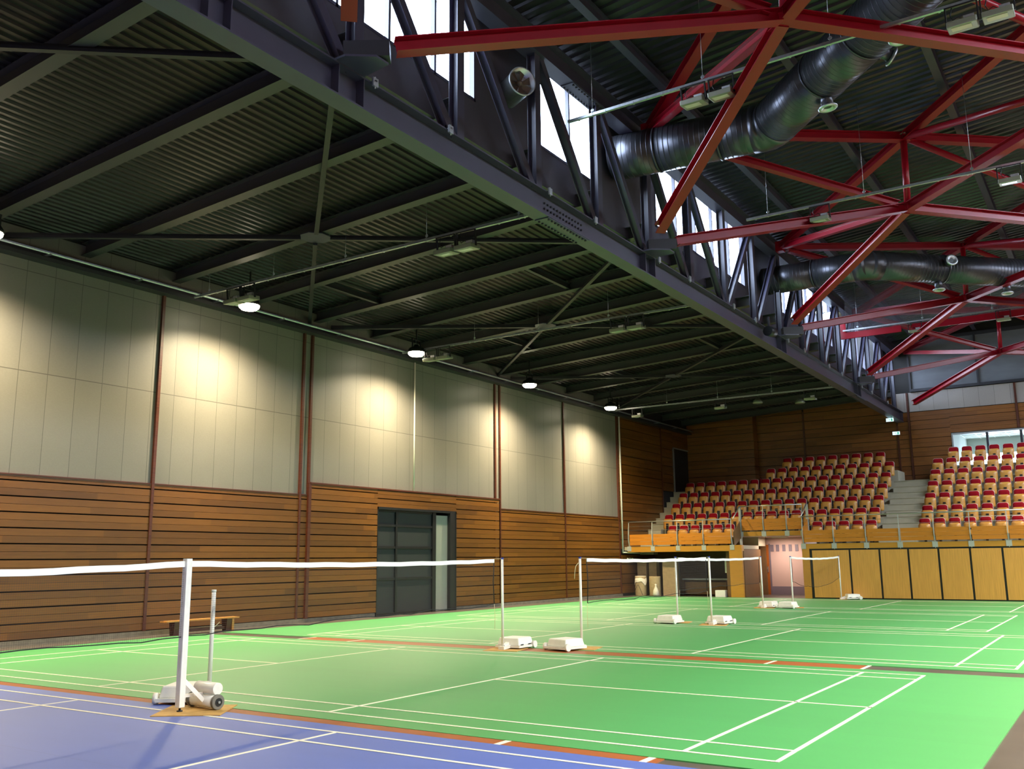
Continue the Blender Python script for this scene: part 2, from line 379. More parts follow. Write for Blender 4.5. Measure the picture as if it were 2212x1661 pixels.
p = B(); slats(p, 28.46, 32.80, 1.95, 7.9, pitch=.40); slats(p, 32.92, 34.2, 4.66, 7.9, pitch=.40); slats(p, 34.2, 36.6, 6.82, 7.9, pitch=.40); slats(p, 28.46, 32.8, .12, 1.76, pitch=.40)
struct(p.build('wall_left', 'wood_wall'), 'dark wood cladding beside the grandstand')
struct(B().box(XW, XW + .06, -12, 12.95, 0, .1).box(XW, XW + .06, 16.75, 28.4, 0, .1).build('baseboard_left', 'plinth'), 'concrete plinth under the wood cladding')
p = B()
for y in (.9, 5.55, 9.97, 10.27, 19.02, 19.31, 23.76, 28.30):
    z0 = .1
    p.box(XW - .01, XW + .06, y - .035, y + .035, z0, 7.62)
p.box(XW, XW + .09, 10.24, 10.34, .1, 3.58).box(XW, XW + .10, 10.3, 19.2, 3.56, 3.60)
p.box(XW, XW + .045, -12, 10.25, 3.25, 3.275).box(XW, XW + .045, 19.31, 28.3, 3.25, 3.275).box(XW, XW + .06, 32.82, 32.9, 2, 7.9)
struct(p.build('trim_1', 'wood_trim'), 'reddish brown vertical strips and cap rails on the left wall')
# black services beam along the head of the wall
o = B().box(XW, XW + .28, -12, 36.5, 7.58, 7.66).box(XW, XW + .10, -12, 36.5, 7.66, 7.86).build('wall_head_beam', 'steel_dark')
tag(o, 'black steel services beam running along the top of the left wall', 'beam')
q = B().tube((XW + .32, -12, 7.74), (XW + .32, 36.3, 7.74), .03)
for k in range(22): q.box(XW + .1, XW + .36, -10 + 2.1 * k, -9.96 + 2.1 * k, 7.69, 7.72)
q.build('cable_pipe', 'galv', o)['label'] = 'thin galvanised cable pipe'
# white conduits
o = B().tube((XW + .09, 28.46, 7.62), (XW + .09, 28.46, 1.80), .035).tube((XW + .09, 28.46, 1.80), (XW + .09, 31.2, 1.74), .03).build('conduit', 'pvc')
tag(o, 'white conduit pipe turning under the grandstand at the end of the left wall', 'pipe')
for k in range(3): pass
o = B().tube((XW + .05, 14.62, 7.6), (XW + .05, 14.62, 3.6), .022, n=8).build('conduit', 'pvc')
tag(o, 'thin white conduit straight down the pale panels above the doorway', 'pipe')
o = empty('coat_hook_rail', (XW + .05, 28.9, 1.52)); tag(o, 'small row of three pale hooks under the white conduit bend', 'hooks')
for k in range(3): B().box(0, .04, k * .22, k * .22 + .07, 0, .05).box(.03, .07, k * .22 + .02, k * .22 + .05, -.06, .02).build('hook', 'pvc', o)

# ---- doorway in the left wall with steel lattice door
d = empty('door_1', (XW - .05, 13.0, 0)); struct(d, 'dark steel framed door leaf in the left wall opening')
p = B()
for y in (.06, .92, 2.68): p.box(-.03, .05, y - .04, y + .04, 0, 3.0)
for z in (.04, 1.02, 1.92, 2.55, 2.98): p.box(-.02, .04, .02, 2.7, z - .035, z + .035)
p.box(-.03, .06, 2.62, 2.78, 0, 3.0)
p.build('door_frame', 'anthracite', d)
B().box(-.012, .0, .06, 2.68, .04, 2.98).build('mesh_panel', 'mesh_grey', d)['label'] = 'grey wire mesh infill'
d = empty('door_2', (XW - .02, 15.78, 0)); struct(d, 'pale grey door leaf at the right of the opening')
B().box(-.04, .0, 0, .62, .02, 2.92).build('leaf', 'conc_door', d)
p = B().box(-.1, .12, .62, .80, 0, 3.03).box(-.1, .1, .80, .94, 0, 3.03)
p.build('door_frame', 'black', d)
struct(B().box(-10.9, -9.3, 12.5, 12.6, 0, 3.2).box(-10.9, -9.3, 17.1, 17.2, 0, 3.2).box(-11, -10.9, 12.5, 17.2, 0, 3.2).box(-11, -9.3, 12.5, 17.2, 3.1, 3.2).box(-11, -9.3, 12.5, 17.2, -.1, 0).build('wall_left', 'dark_gap'), 'dark store room behind the doorway')
struct(B().box(-9.3, XW + .09, 12.96, 13.0, 0, 3.07).box(-9.3, XW + .09, 16.70, 16.74, 0, 3.07).box(-9.3, XW + .09, 12.96, 16.74, 3.0, 3.07).build('trim_2', 'anthracite'), 'dark lining of the doorway')

# ---- back wall
def slatx(m, x0, x1, z0, z1, y=YBK, pitch=.40, gap=.022, th=.03, step=0):
    z = z0
    while z < z1 - .05:
        zt = min(z + pitch - gap, z1); mid = (z + zt) / 2
        m.box(x0, x1, y - th, y + .02, z, mid - .003).box(x0, x1, y - th, y + .02, mid + .003, zt); z += pitch
    return m
struct(B().box(-9.3, 3.12, YBK + .02, YBK + .3, 0, 13).box(3.12, 9.1, YBK + .02, YBK + .3, 6.76, 13).box(3.12, 9.1, YBK + .02, YBK + .3, 0, 5.3).box(9.1, 24, YBK + .02, YBK + .3, 0, 13).build('wall_back', 'dark_gap'), 'back wall behind the grandstand')
p = B()
slatx(p, -5.5, -3.26, 4.65, 8.7); slatx(p, -3.18, .90, 4.65, 8.55); slatx(p, .98, 1.40, 4.65, 7.85); slatx(p, 1.50, 3.1, 4.65, 7.85); slatx(p, 3.1, 5.68, 6.80, 7.85, pitch=.35)
slatx(p, 5.78, 24, 6.80, 7.85, pitch=.35); slatx(p, 9.1, 24, 4.65, 6.8)
struct(p.build('wall_back', 'wood_back'), 'wood cladding of the back wall')
p = B().box(-8.9, -5.52, 36.14, 36.7, 4.6, 8.35)
struct(p.build('wall_back', 'dark_gap'), 'projecting bay at the left end of the back wall')
p = B(); slatx(p, -8.9, -5.50, 4.65, 8.3, y=36.12)
z = 4.65
while z < 8.3: p.box(-5.52, -5.48, 36.1, 36.66, z, min(z + .378, 8.3)); z += .40
struct(p.build('wall_back', 'wood_back'), 'wood boards of the projecting bay')
struct(B().box(1.50, 24, YBK - .02, YBK + .02, 7.86, 8.72).box(1.0, 1.4, YBK - .02, YBK + .02, 7.86, 8.72).build('wall_back', 'panel_back'), 'pale panel band above the wood cladding')
p = B()
for x in (-3.22, .94, 1.45, 5.73): p.box(x - .04, x + .04, YBK - .07, YBK, 4.65 if x < 3 else 6.8, 8.72 if x > 1.2 else 8.3)
struct(p.build('trim_3', 'wood_trim'), 'vertical wood strips of the back wall')
w = empty('window_1', (1.6, YBK - .02, 8.74)); struct(w, 'long dark glazed band with drawn grey blinds, high on the back wall')
p = B().box(0, 22, -.1, .04, 0, .12).box(0, 22, -.06, .04, 2.25, 2.4)
for x in (0.0, 2.75, 5.5, 8.25, 11): p.box(x, x + .08, -.08, .04, .1, 2.3)
p.build('window_frame', 'steel_dark', w)
B().box(.08, 22, -.005, .03, .12, 2.3).build('blind', 'blind', w)
# interior window to an office above the right hand seats
w = empty('window_2', (3.12, YBK, 5.3)); struct(w, 'lit interior window behind the top row of the right seats')
p = B().box(0, 6, -.06, .2, 1.40, 1.47).box(0, .06, -.06, .2, 0, 1.4).box(0, 6, -.06, .2, 0, .06)
p.build('window_frame', 'grey_frame', w)
p = B()
for x in (1.34, 2.62, 3.95): p.box(x, x + .09, -.05, .15, .05, 1.42)
p.build('mullion', 'steel_dark', w)
B().box(.06, 6, .05, .06, .06, 1.42).build('pane', 'glass', w)
struct(B().box(3.0, 9.1, 42.4, 42.5, 4.2, 5.2).box(3.0, 9.1, 42.4, 42.5, 6.35, 7.2).box(2.9, 3.0, 36.9, 42.5, 4.2, 7.2).box(9.1, 9.2, 36.9, 42.5, 4.2, 7.2).box(3, 9.1, 36.9, 42.5, 4.1, 4.2).build('wall_back', 'ceil_tile'), 'office room behind the interior window')
c = struct(B().box(3.0, 9.1, 36.95, 42.5, 7.1, 7.2).build('ceiling', 'ceil_tile'), 'tiled ceiling of the office')
p = B()
for x in (3.9, 5.2, 6.5, 7.8):
    for y in (37.8, 39.2, 40.6): p.box(x, x + .6, y, y + .35, 7.07, 7.1)
p.build('ceiling_light', 'ceil_lamp', c)
p = B()
for k in range(10): p.box(3.0 + k * .62, 3.03 + k * .62, 36.95, 42.4, 7.085, 7.1)
for k in range(9): p.box(3.0, 9.1, 37.0 + k * .62, 37.03 + k * .62, 7.085, 7.1)
p.build('ceiling_grid', 'white_plastic', c)
p = B()
for x in (3.0, 3.9, 4.8, 5.7, 6.6, 7.5, 8.4, 9.0): p.box(x, x + .07, 42.38, 42.5, 5.2, 6.35)
struct(p.build('window_3', 'white_plastic'), 'outside window of the office')

# ---- other hall walls (closing the room)
struct(B().box(-9.3, 24, -12.3, -12, 0, 13).build('wall_front', 'hall_wall'), 'end wall behind the viewer')
struct(B().box(23.7, 24, -12, 37, 0, 13).build('wall_right', 'hall_wall'), 'far right wall of the hall')
struct(B().box(15.2, 15.4, -12, 37, 11.9, 12.9).box(15.2, 15.4, -12, 37, 8.3, 9.1).build('wall_right', 'cladding'), 'cladding of the right clerestory')

# ---- roofs
def corrugated(x0, x1, y0, y1, zf, pitch, depth, along, n_split=1):
    m = B(); pr = [(0, 0), (.32, 0), (.42, 1), (.90, 1)]
    lo, hi = (x0, x1) if along == 'Y' else (y0, y1)
    s = []
    t = lo
    while t < hi:
        for f, h in pr:
            if t + f * pitch <= hi: s.append((t + f * pitch, h * depth))
        t += pitch
    s.append((hi, 0))
    vs = []
    if along == 'Y':
        for y in (y0, y1): vs += [(t, y, zf(t) + h) for t, h in s]
    else:
        for x in (x0, x1): vs += [(x, t, zf(x) + h) for t, h in s]
    n = len(s)
    m.add(vs, [(i, i + 1, n + i + 1, n + i) for i in range(n - 1)])
    return m
o = corrugated(-9.0, .49, -12, 37, lambda x: LOW(x) + .27, .18, .034, 'Y').build('ceiling', 'deck'); struct(o, 'dark ribbed metal ceiling of the low side roof')
struct(B().box(-9.3, .5, -12.3, 37, 8.9, 9.0).build('ceiling', 'dark_gap'), 'top of the low roof')
o = corrugated(.4, 15.4, -12, 37, lambda x: HIGH(x) + .22, .25, .045, 'X').build('ceiling', 'deck_high'); struct(o, 'grey ribbed metal ceiling of the high central roof')
struct(B().add([(.2, -12.3, HIGH(.2) + .4), (15.6, -12.3, HIGH(15.6) + .4), (15.6, 37, HIGH(15.6) + .4), (.2, 37, HIGH(.2) + .4)], [(0, 1, 2, 3)]).build('ceiling', 'dark_gap'), 'top of the high roof')
struct(B().box(15.2, 24, -12.3, 37, 8.9, 9.0).build('ceiling', 'deck'), 'low roof on the right side')

# low purlins
n_ = 0
for k in range(-4, 16):
    y = 1.30 + 2.28 * k
    if y > 36.2: break
    n_ += 1
    a, b = (XW, y, LOW(XW) + .14), (1.0, y, LOW(1.0) + .14)
    o = B().ibeam(a, b, .22, .28, .014, .01).build('roof_purlin', 'purlin')
    tag(o, 'dark steel purlin crossing the low ribbed ceiling from wall to truss', 'beam', 'steel purlins under the low ceiling')
# high purlins (run along the hall)
for k, x in enumerate((2.12, 4.45, 6.8, 9.15, 11.5, 13.8)):
    z = HIGH(x) + .10
    o = B().ibeam((x, -12, z), (x, 36.6, z), .16, .24, .012, .01).build('roof_purlin', 'steel')
    tag(o, 'long grey steel purlin under the high ceiling, ' + ('nearest the window truss' if k == 0 else ORD[k + 1] + ' from the window truss'), 'beam')

# bracing of the low roof
def brace(a, b, lab):
    z = -.05
    pa = (a[0], a[1], LOW(a[0]) + z); pb = (b[0], b[1], LOW(b[0]) + z)
    o = B().beam((pa[0], pa[1], pa[2]), (pb[0], pb[1], pb[2]), .09, .05).beam((pa[0], pa[1], pa[2] + .04), (pb[0], pb[1], pb[2] + .04), .02, .09).build('roof_brace', 'steel_dark')
    tag(o, lab, 'brace')
gus = [(-4.37, 5.86), (-4.33, 14.98), (-4.35, -3.26), (-4.35, 24.1)]
names = ['nearest full gusset plate', 'second gusset plate', 'hidden gusset beyond the left frame edge', 'farthest gusset plate']
names = ['nearest gusset plate', 'second gusset plate', 'off-frame gusset plate', 'farthest gusset plate']
for (gx, gy), nm in zip(gus, names):
    for ex, ey, dd in ((.6, -4.56, 'toward the truss, near side'), (.6, 4.56, 'toward the truss, far side'), (-8.9, -4.0, 'toward the wall, near side'), (-8.9, 4.3, 'toward the wall, far side')):
        tx, ty = ex, gy + ey
        L = math.hypot(tx - gx, ty - gy); s = .30 / L
        brace((gx + (tx - gx) * s, gy + (ty - gy) * s), (tx, ty), 'dark diagonal brace from the ' + nm + ' ' + dd)
    z = LOW(gx) - .03
    o = B().prism([(gx - .3, gy - .12), (gx - .12, gy - .32), (gx + .12, gy - .32), (gx + .3, gy - .12), (gx + .3, gy + .12), (gx + .12, gy + .32), (gx - .12, gy + .32), (gx - .3, gy + .12)], z, z + .02).build('gusset_plate', 'steel')
    tag(o, 'grey steel ' + (nm if 'gusset' in nm else nm) + ' on the low ceiling bracing', 'plate')
# short trimmers between purlins
for x, k, lab in ((-2.2, 4, 'in front of the near floodlight pair'), (-6.6, 3, 'beside the first wall lamp'), (-6.2, 6, 'beside the second wall lamp'), (-5.8, 9, 'beside the third wall lamp'), (-1.6, 8, 'above the second floodlight rail')):
    o = B().ibeam((x, 1.3 + 2.28 * k, LOW(x) + .12), (x, 1.3 + 2.28 * (k + 1), LOW(x) + .12), .10, .16).build('roof_trimmer', 'steel_dark')
    tag(o, 'short dark steel trimmer between two ceiling purlins ' + lab, 'beam')

# ---- clerestory wall above the low roof (x = .6)
XC = .60
segs = [(-9, -.45), (.15, 4.62), (6.66, 9.05), (11.9, 18.05), (20.7, 23.0), (23.4, 27.6), (28.2, 36.2)]
p = B().box(XC - .12, XC, -12, 37, 8.45, 9.2)
prev = -12
for a, b in segs:
    p.box(XC - .12, XC, prev, a, 9.2, 10.95); prev = b
p.box(XC - .12, XC, prev, 37, 9.2, 10.95)
p.box(XC - .12, XC, -12, 37, 10.95, 11.4)
struct(p.build('wall_left', 'cladding'), 'grey sheet cladding around the clerestory windows')
for i, (a, b) in enumerate(segs):
    w = empty('window_%d' % (i + 4), (XC - .04, a, 9.2)); struct(w, 'clerestory window full of white daylight')
    L = b - a
    B().box(-.01, 0, .02, L - .02, .02, 1.73).build('pane', 'glass', w)
    p = B().box(-.03, .05, 0, L, 0, .05).box(-.03, .05, 0, .05, 0, 1.75).box(-.03, .05, L - .05, L, 0, 1.75)
    n = max(1, round(L / 1.15))
    for k in range(1, n): p.box(-.03, .05, L * k / n - .025, L * k / n + .025, 0, 1.75)
    p.build('window_frame', 'steel', w)
for yy in (5.35, 9.45, 19.0):
    pass

# ================================================================= STEEL WINDOW TRUSS
TX = 1.12; ZB0, ZB1 = 7.40, 7.86; ZT0, ZT1 = 10.40, 10.84
T = empty('window_truss', (TX, 0, 7.4)); tag(T, 'long grey steel lattice truss carrying both roofs in front of the daylight windows', 'truss')
def tb(m, name, mt='steel', lab=None):
    o = m.build(name, mt, T)
    for v in o.data.vertices: v.co.x -= TX; v.co.z -= 7.4
    if lab: o['label'] = lab
    return o
zb, zt = (ZB0 + ZB1) / 2, (ZT0 + ZT1) / 2
tb(B().ibeam((TX, -12, zb), (TX, 36.6, zb), .30, ZB1 - ZB0, .024, .014), 'bottom_chord')
tb(B().ibeam((TX, -12, zt), (TX, 36.6, zt), .30, ZT1 - ZT0, .024, .014), 'top_chord')
VY = [1.10 + 2.29 * k for k in range(-4, 16)]
def stiff(y):
    m = B()
    for sx in (-1, 1): m.box(TX + min(sx * .007, sx * .145), TX + max(sx * .007, sx * .145), y - .008, y + .008, ZB0 + .024, ZB1 - .024)
    return m
NODE = [-8.4, .75, 9.90, 19.05, 28.20, 36.5]
for y in NODE:
    for dy in (-.07, .40): tb(stiff(y + dy), 'stiffener')
tb(stiff(-1.36), 'stiffener'); tb(stiff(-1.05), 'stiffener')
for y in VY: 
    if y < 36.3: tb(B().ibeam((TX, y, ZB1), (TX, y, ZT0), .18, .17, .012, .01, up=(1, 0, 0)), 'post')
for i in range(len(VY) - 1):
    y0, y1 = VY[i], VY[i + 1]
    if y1 > 36.3: break
    a, b = ((TX, y0 + .16, ZT0), (TX, y1 - .16, ZB1)) if y0 < 14.5 else ((TX, y1 - .16, ZT0), (TX, y0 + .16, ZB1))
    tb(B().ibeam(a, b, .14, .15, .012, .01, up=(1, 0, 0)), 'diagonal')
    e = b[1]
    tb(B().prism([(e - .18, ZB1), (e + .16, ZB1), (e + .05, ZB1 + .18), (e - .10, ZB1 + .28)], TX - .008, TX + .008, 'X'), 'gusset')
# bolted splices
for y, z, nm in ((5.9, ZB0, 'splice_plate'), (28.0, ZB0, 'splice_plate'), (6.9, ZT0, 'splice_plate'), (23.0, ZT0, 'splice_plate')):
    tb(B().box(TX - .14, TX + .14, y - .02, y + 1.45, z - .016, z), nm, 'steel' if z < 9 else 'steel')
    m = B()
    for r in (-.10, .10):
        for k in range(13): m.tube((TX + r, y + .06 + k * .11, z - .016), (TX + r, y + .06 + k * .11, z - .040), .022, n=8)
    tb(m, 'bolt_rows', 'steel_dark')['kind'] = 'stuff'
m = B()
for k in range(13):
    for zz in (ZB0 + .10, ZB0 + .20, ZB0 + .30): m.tube((TX + .007, 5.96 + k * .11, zz), (TX + .035, 5.96 + k * .11, zz), .02, n=8)
tb(m, 'bolt_rows', 'steel_dark')['kind'] = 'stuff'
for k in range(16):
    y = -.96 + 2.28 * k - (.6 if k % 2 == 0 else 0)
    if y < 36: tb(B().box(TX + .08, TX + .20, y - .02, y + .02, ZB1, ZB1 + .02).box(TX + .17, TX + .20, y - .05, y + .05, ZB1 - .07, ZB1 + .05).tube((TX + .185, y, ZB1 - .10), (TX + .185, y, ZB1 + .07), .009, n=6), 'beam_clamp', 'galv')
for y in NODE[1:5]:
    tb(B().prism([(TX + .08, y - .14), (TX + .30, y - .14), (TX + .62, y + .10), (TX + .62, y + .34), (TX + .08, y + .40)], ZB1, ZB1 + .03), 'node_plate')
    tb(B().beam((TX + .18, y - .02, ZB1 + .14), (TX + .66, y + .32, ZB1 + .16), .22, .22), 'node_box', 'steel_dark')
tb(B().box(TX + .45, TX + .455, .8, .87, 8.0, 8.07), 'sticker', 'sticker')

# ================================================================= RED SPACE FRAME
S = empty('roof_space_frame', (5.7, 0, 9.3)); tag(S, 'crimson steel space frame of crossing beams spanning under the high roof', 'roof frame')
def sb(m, name, mt='red', lab=None):
    o = m.build(name, mt, S)
    for v in o.data.vertices: v.co.x -= 5.7; v.co.z -= 9.3
    if lab: o['label'] = lab
    return o
def cut(a, b, ca, cb):
    a = Vector(a); b = Vector(b); d = (b - a).normalized(); return a + d * ca, b - d * cb
Bn = [(1.35, y, 8.02) for y in NODE]; Tn = [(1.38, y, 10.56) for y in NODE]
NY = [NODE[i] + 4.57 for i in range(5)]
N = [(5.7, y, 9.36) for y in NY]; U = [(5.75, y, 11.06) for y in NY]
N2 = [(10.0, y, 9.3) for y in NODE]; U2 = [(10.0, y, 11.45) for y in NODE]
for i in range(5):
    for j in (i, i + 1):
        a, b = cut(Bn[j], N[i], .62, .10); sb(B().ibeam(a, b, .20, .20), 'lower_beam')
        a, b = cut(Tn[j], N[i], .30, .26); sb(B().ibeam(a, b, .16, .16), 'web_beam')
        a, b = cut(Tn[j], U[i], .2, .10); sb(B().ibeam(a, b, .20, .19), 'upper_beam')
        a, b = cut(N[i], N2[j], .10, .1); sb(B().ibeam(a, b, .20, .20), 'lower_beam')
        a, b = cut(U[i], U2[j], .10, .1); sb(B().ibeam(a, b, .20, .19), 'upper_beam')
        a, b = cut(U[i], N2[j], .14, .15); sb(B().tube(a, b, .075, n=16), 'web_tube')
    x, y, z = N[i]
    sb(B().tube((5.7, y, z + .12), (5.74, y, 10.98), .075, n=16), 'strut_tube')
    sb(B().box(x - .14, x + .14, y - .14, y + .14, z - .101, z - .089).box(x - .13, x + .13, y - .13, y + .13, z + .089, z + .10).box(x - .10, x + .10, y - .008, y + .008, z - .09, z + .09).box(x - .008, x + .008, y - .10, y + .10, z - .09, z + .09), 'node_plate')
    x, y, z = U[i]
    sb(B().box(x - .13, x + .13, y - .13, y + .13, z - .10, z - .085).box(x - .008, x + .008, y - .11, y + .11, z - .09, z + .09).box(x - .11, x + .11, y - .008, y + .008, z - .09, z + .09), 'node_plate')
for y in NODE[1:5]:
    sb(B().box(1.28, 1.50, y - .12, y + .12, 10.42, 10.72), 'end_plate')
# second half of the frame, beyond the crown nodes at the right
for i in range(5):
    for j in (i, i + 1):
        a, b = cut(N2[j], (14.3, NY[i], 8.02), .1, .3); sb(B().ibeam(a, b, .20, .20), 'lower_beam')
for y in NODE[1:5]: sb(B().tube((10, y, 9.42), (10, y, 11.35), .075, n=16), 'strut_tube')

# smoke baffle with red bottom rail
Bf = empty('smoke_baffle', (1.4, 25.6, 9.05)); tag(Bf, 'hanging clear smoke baffle with a straight red bottom rail across the roof frame', 'baffle')
B().box(0, 2.0, -.04, .04, -.02, .20).box(2.35, 9, -.04, .04, -.02, .20).build('bottom_rail', 'red', Bf)
B().box(0, .18, -.04, .04, .2, .75).build('end_post', 'red', Bf)
B().box(.2, 13.0, -.004, .004, .2, 1.75).build('glass_sheet', 'smoke_glass', Bf)

# ================================================================= DUCTS
def spiral(pts, R, pitch=.11):
    m = B(); P = [Vector(p) for p in pts]
    for i in range(len(P) - 1):
        d = (P[i+1] - P[i]).normalized(); L = (P[i+1] - P[i]).length
        m.tube(P[i], P[i+1], R, n=48)
        n = int(L / pitch)
        for k in range(1, n):
            c = P[i] + d * (k * pitch)
            m.lathe(c, [(R - .001, -.007), (R + .0045, -.003), (R + .0045, .003), (R - .001, .007)], 48, d)
    return m
def duct(name, pts, lab, dif, R=.41):
    D = empty(name, (0, 0, 0)); tag(D, lab, 'duct')
    for i in range(len(pts) - 1):
        a, b = Vector(pts[i]), Vector(pts[i+1]); spiral([a, b], R).build('duct_section', 'duct', D)
    for i in range(1, len(pts) - 1):
        a, b, c = Vector(pts[i-1]), Vector(pts[i]), Vector(pts[i+1])
        d0 = (b - a).normalized(); d1 = (c - b).normalized()
        if d0.angle(d1) > .05:
            q = [b - d0 * .34, b - d0 * .17, b - d0 * .02 + (d1 - d0) * .02, b + d1 * .17, b + d1 * .34]
            B().path(q, R + .012, 40).build('elbow', 'duct', D)
        else: B().tube(b - d0 * .02, b + d0 * .02, R + .015, n=40).build('collar', 'duct', D)
    for c, ax in dif:
        c = Vector(c); ax = Vector(ax).normalized()
        B().tube(c + ax * .30, c + ax * .62, .105, n=24).build('branch', 'duct', D)
        r = B().lathe(c + ax * .62, [(.105, -.01), (.165, 0), (.17, .02), (.15, .035), (.10, .03), (.07, .0)], 28, ax).build('diffuser', 'galv', D); r['label'] = 'bright ring nozzle'
duct('ventilation_duct', [(.7, 9.60, 10.0), (1.7, 9.72, 10.0), (3.0, 9.88, 10.0), (4.0, 9.98, 10.0), (5.45, 8.50, 10.0), (6.39, 7.55, 10.0), (8.9, 5.0, 10.0), (12, 1.9, 10.0)],
     'large dark spiral air duct crossing under the nearest red beams', [((5.40, 8.55, 10.0), (.1, .05, -1)), ((6.95, 7.0, 10.0), (.05, -.1, -1)), ((6.2, 7.75, 10.0), (.9, .7, -.5))], .47)
duct('ventilation_duct', [(.7, 19.5, 9.72), (2.2, 19.5, 9.72), (3.7, 19.5, 9.70), (5.4, 21.15, 9.70), (7.4, 23.1, 9.72), (12, 27.6, 9.72)],
     'second dark spiral air duct, farther along beside the smoke baffle', [((5.3, 21.05, 9.70), (0, -.05, -1)), ((5.4, 21.15, 9.70), (.55, -.80, .12)), ((6.9, 22.6, 9.70), (0, -.05, -1))])
def fan(y, z, lab):
    F = empty('exhaust_fan', (.6, y, z)); tag(F, lab, 'fan')
    ax = Vector((.86, -.5, -.05))
    B().lathe((0, 0, 0), [(.24, -.05), (.24, .55), (.26, .56), (.26, .60), (.235, .60), (.23, .4)], 32, ax).build('fan_casing', 'galv', F)
    m = B().lathe(ax * .45, [(.05, 0), (.06, .04), (.03, .10), (0.001, .11)], 16, ax)
    a, b, d, r, u = m.frame((0, 0, 0), ax)
    for k in range(7):
        t = 2 * math.pi * k / 7; e = r * math.cos(t) + u * math.sin(t); w_ = d.cross(e)
        c = d * .48
        m.add([c + e * .05 - w_ * .02 - d * .02, c + e * .22 - w_ * .06 - d * .03, c + e * .22 + w_ * .06 + d * .03, c + e * .05 + w_ * .02 + d * .02], [(0, 1, 2, 3)])
    m.build('fan_wheel', 'fan_dark', F)
fan(5.62, 9.78, 'small round metal exhaust fan beside the nearest truss window, left of the big duct')
fan(26.7, 10.1, 'distant round metal exhaust fan between far truss posts')

# ================================================================= LAMPS ON THE LEFT WALL, FILL LAMPS ADDED AT RIGHT
def wall_lamp(y, lab, x=-7.6, z=7.5):
    L = empty('high_bay_lamp', (x, y, z)); tag(L, lab, 'lamp', None)
    B().lathe((0, 0, 0), [(.0, .20), (.06, .20), (.09, .14), (.20, .10), (.245, .03), (.255, -.03), (.245, -.035)], 32).build('housing', 'black', L)
    B().lathe((0, 0, 0), [(.245, -.02), (.235, -.08), (.18, -.13), (.0, -.15)], 32).build('lens', 'lamp_lens', L)['label'] = 'glowing round lens'
    p = B().box(-.012, .012, -.20, -.16, .0, .34).box(-.012, .012, .16, .20, .0, .34).box(-.02, .02, -.2, .2, .33, .36).box(-.015, .015, -.015, .015, .34, .80 if x < 0 else 3.02)
    p.build('bracket', 'black', L)
    l = bpy.data.lights.new('high_bay_light', 'SPOT'); l.spot_size = math.radians(154); l.spot_blend = 1.0; l.shadow_soft_size = .16 if x < 0 else .4
    l.energy = LAMP_W if x < 0 else FILL_LAMP_R; l.color = (1, .84, .55)
    q = bpy.data.objects.new('light_source', l); q.location = (0, 0, -.17); q.parent = L; COL.objects.link(q)
    return L
for y, lab in ((.9, 'round wall lamp just beyond the left edge of the view'), (6.95, 'nearest glowing round lamp at the top of the left wall'), (13.15, 'second glowing round lamp along the left wall, beside a floodlight pair'),
               (19.3, 'third glowing round lamp along the left wall'), (25.35, 'farthest glowing round lamp along the left wall'), (-5.2, 'round wall lamp behind the viewer on the left side')):
    wall_lamp(y, lab)
for y, nn in ((-6, 'rearmost'), (2, 'second'), (10, 'third'), (18, 'fourth'), (26, 'farthest')): wall_lamp(y, nn + ' round fill lamp added out of view at the right, on a long stem', 12.5, 9.0)  # added out of view to brighten the floor and the stand

# ================================================================= FLOODLIGHT RAILS
def rail(x0, x1, y, z, roofz, lab, mt='galv', w=.05, step=2.1):
    R = empty('cable_rail', (0, y, z)); tag(R, lab, 'rail')
    p = B().box(x0, x1, -w/2, w/2, -.022, -.018).box(x0, x1, -w/2, -w/2 + .004, -.02, .03).box(x0, x1, w/2 - .004, w/2, -.02, .03)
    p.build('channel', mt, R)
    x = x0 + .5
    k = 0
    while x < x1:
        B().tube((x, 0, .02), (x, 0, roofz(x) - z), .004, n=6).lathe((x, 0, .09), [(.028, 0), (.034, .006), (.028, .012)], 12, (0, 1, 0)).box(x - .01, x + .01, -w/2 - .006, w/2 + .006, -.03, .035).build('hanger', 'galv', R)
        x += step; k += 1
    p = B(); x = x0 + .2
    while x < x1 - .2:
        p.box(x, x + .03, -w/2 - .008, w/2 + .008, -.03, .02); x += .55
    p.build('clips', 'galv', R)['kind'] = 'stuff'
    return R
def flood(x, y, z, lab, grp=None, s=1.0, rz=0.0, tilt=.12):
    Fl = empty('floodlight', (x, y, z), rz); Fl.rotation_euler = (tilt, 0, rz); tag(Fl, lab, 'floodlight', grp)
    w, d, h = .40 * s, .30 * s, .09 * s
    B().box(-w/2, w/2, -d/2, d/2, -h, 0).build('housing', 'fixture', Fl, bevel=.012)
    B().box(-w*.36, w*.30, -d*.34, d*.12, -h - .006, -h + .002).build('glass', 'flood_glass', Fl)['label'] = 'pale square glass'
    p = B().box(-w/2 - .02, -w/2, -.02, .02, -h/2, .26 * s).box(w/2, w/2 + .02, -.02, .02, -h/2, .26 * s).box(-w/2 - .02, w/2 + .02, -.02, .02, .25 * s, .27 * s)
    p.build('bracket', 'black', Fl)
    B().box(.02, .16, -.05, .05, 0, .07).build('driver_box', 'galv', Fl)
    B().path([(.02, 0, .04), (-.05, .02, .10), (-.12, 0, .06), (-.15, 0, .14), (-.12, 0, .25 * s)], .008, 6).build('cable', 'black', Fl)
    return Fl
rail(-8.3, 1.0, 5.95, 7.55, LOW, 'nearest thin cable rail hanging under the low ceiling')
rail(-8.2, 1.0, 13.25, 7.55, LOW, 'second cable rail under the low ceiling, with flat boxes')
rail(-8.2, 1.2, 26.3, 7.50, LOW, 'farthest cable rail under the low ceiling near the back wall')
rail(1.35, 12, 6.50, 9.40, lambda x: HIGH(x), 'nearest cable rail hanging among the red beams')
rail(2.55, 12, 12.6, 9.15, lambda x: HIGH(x), 'second cable rail hanging behind the upper red beams')
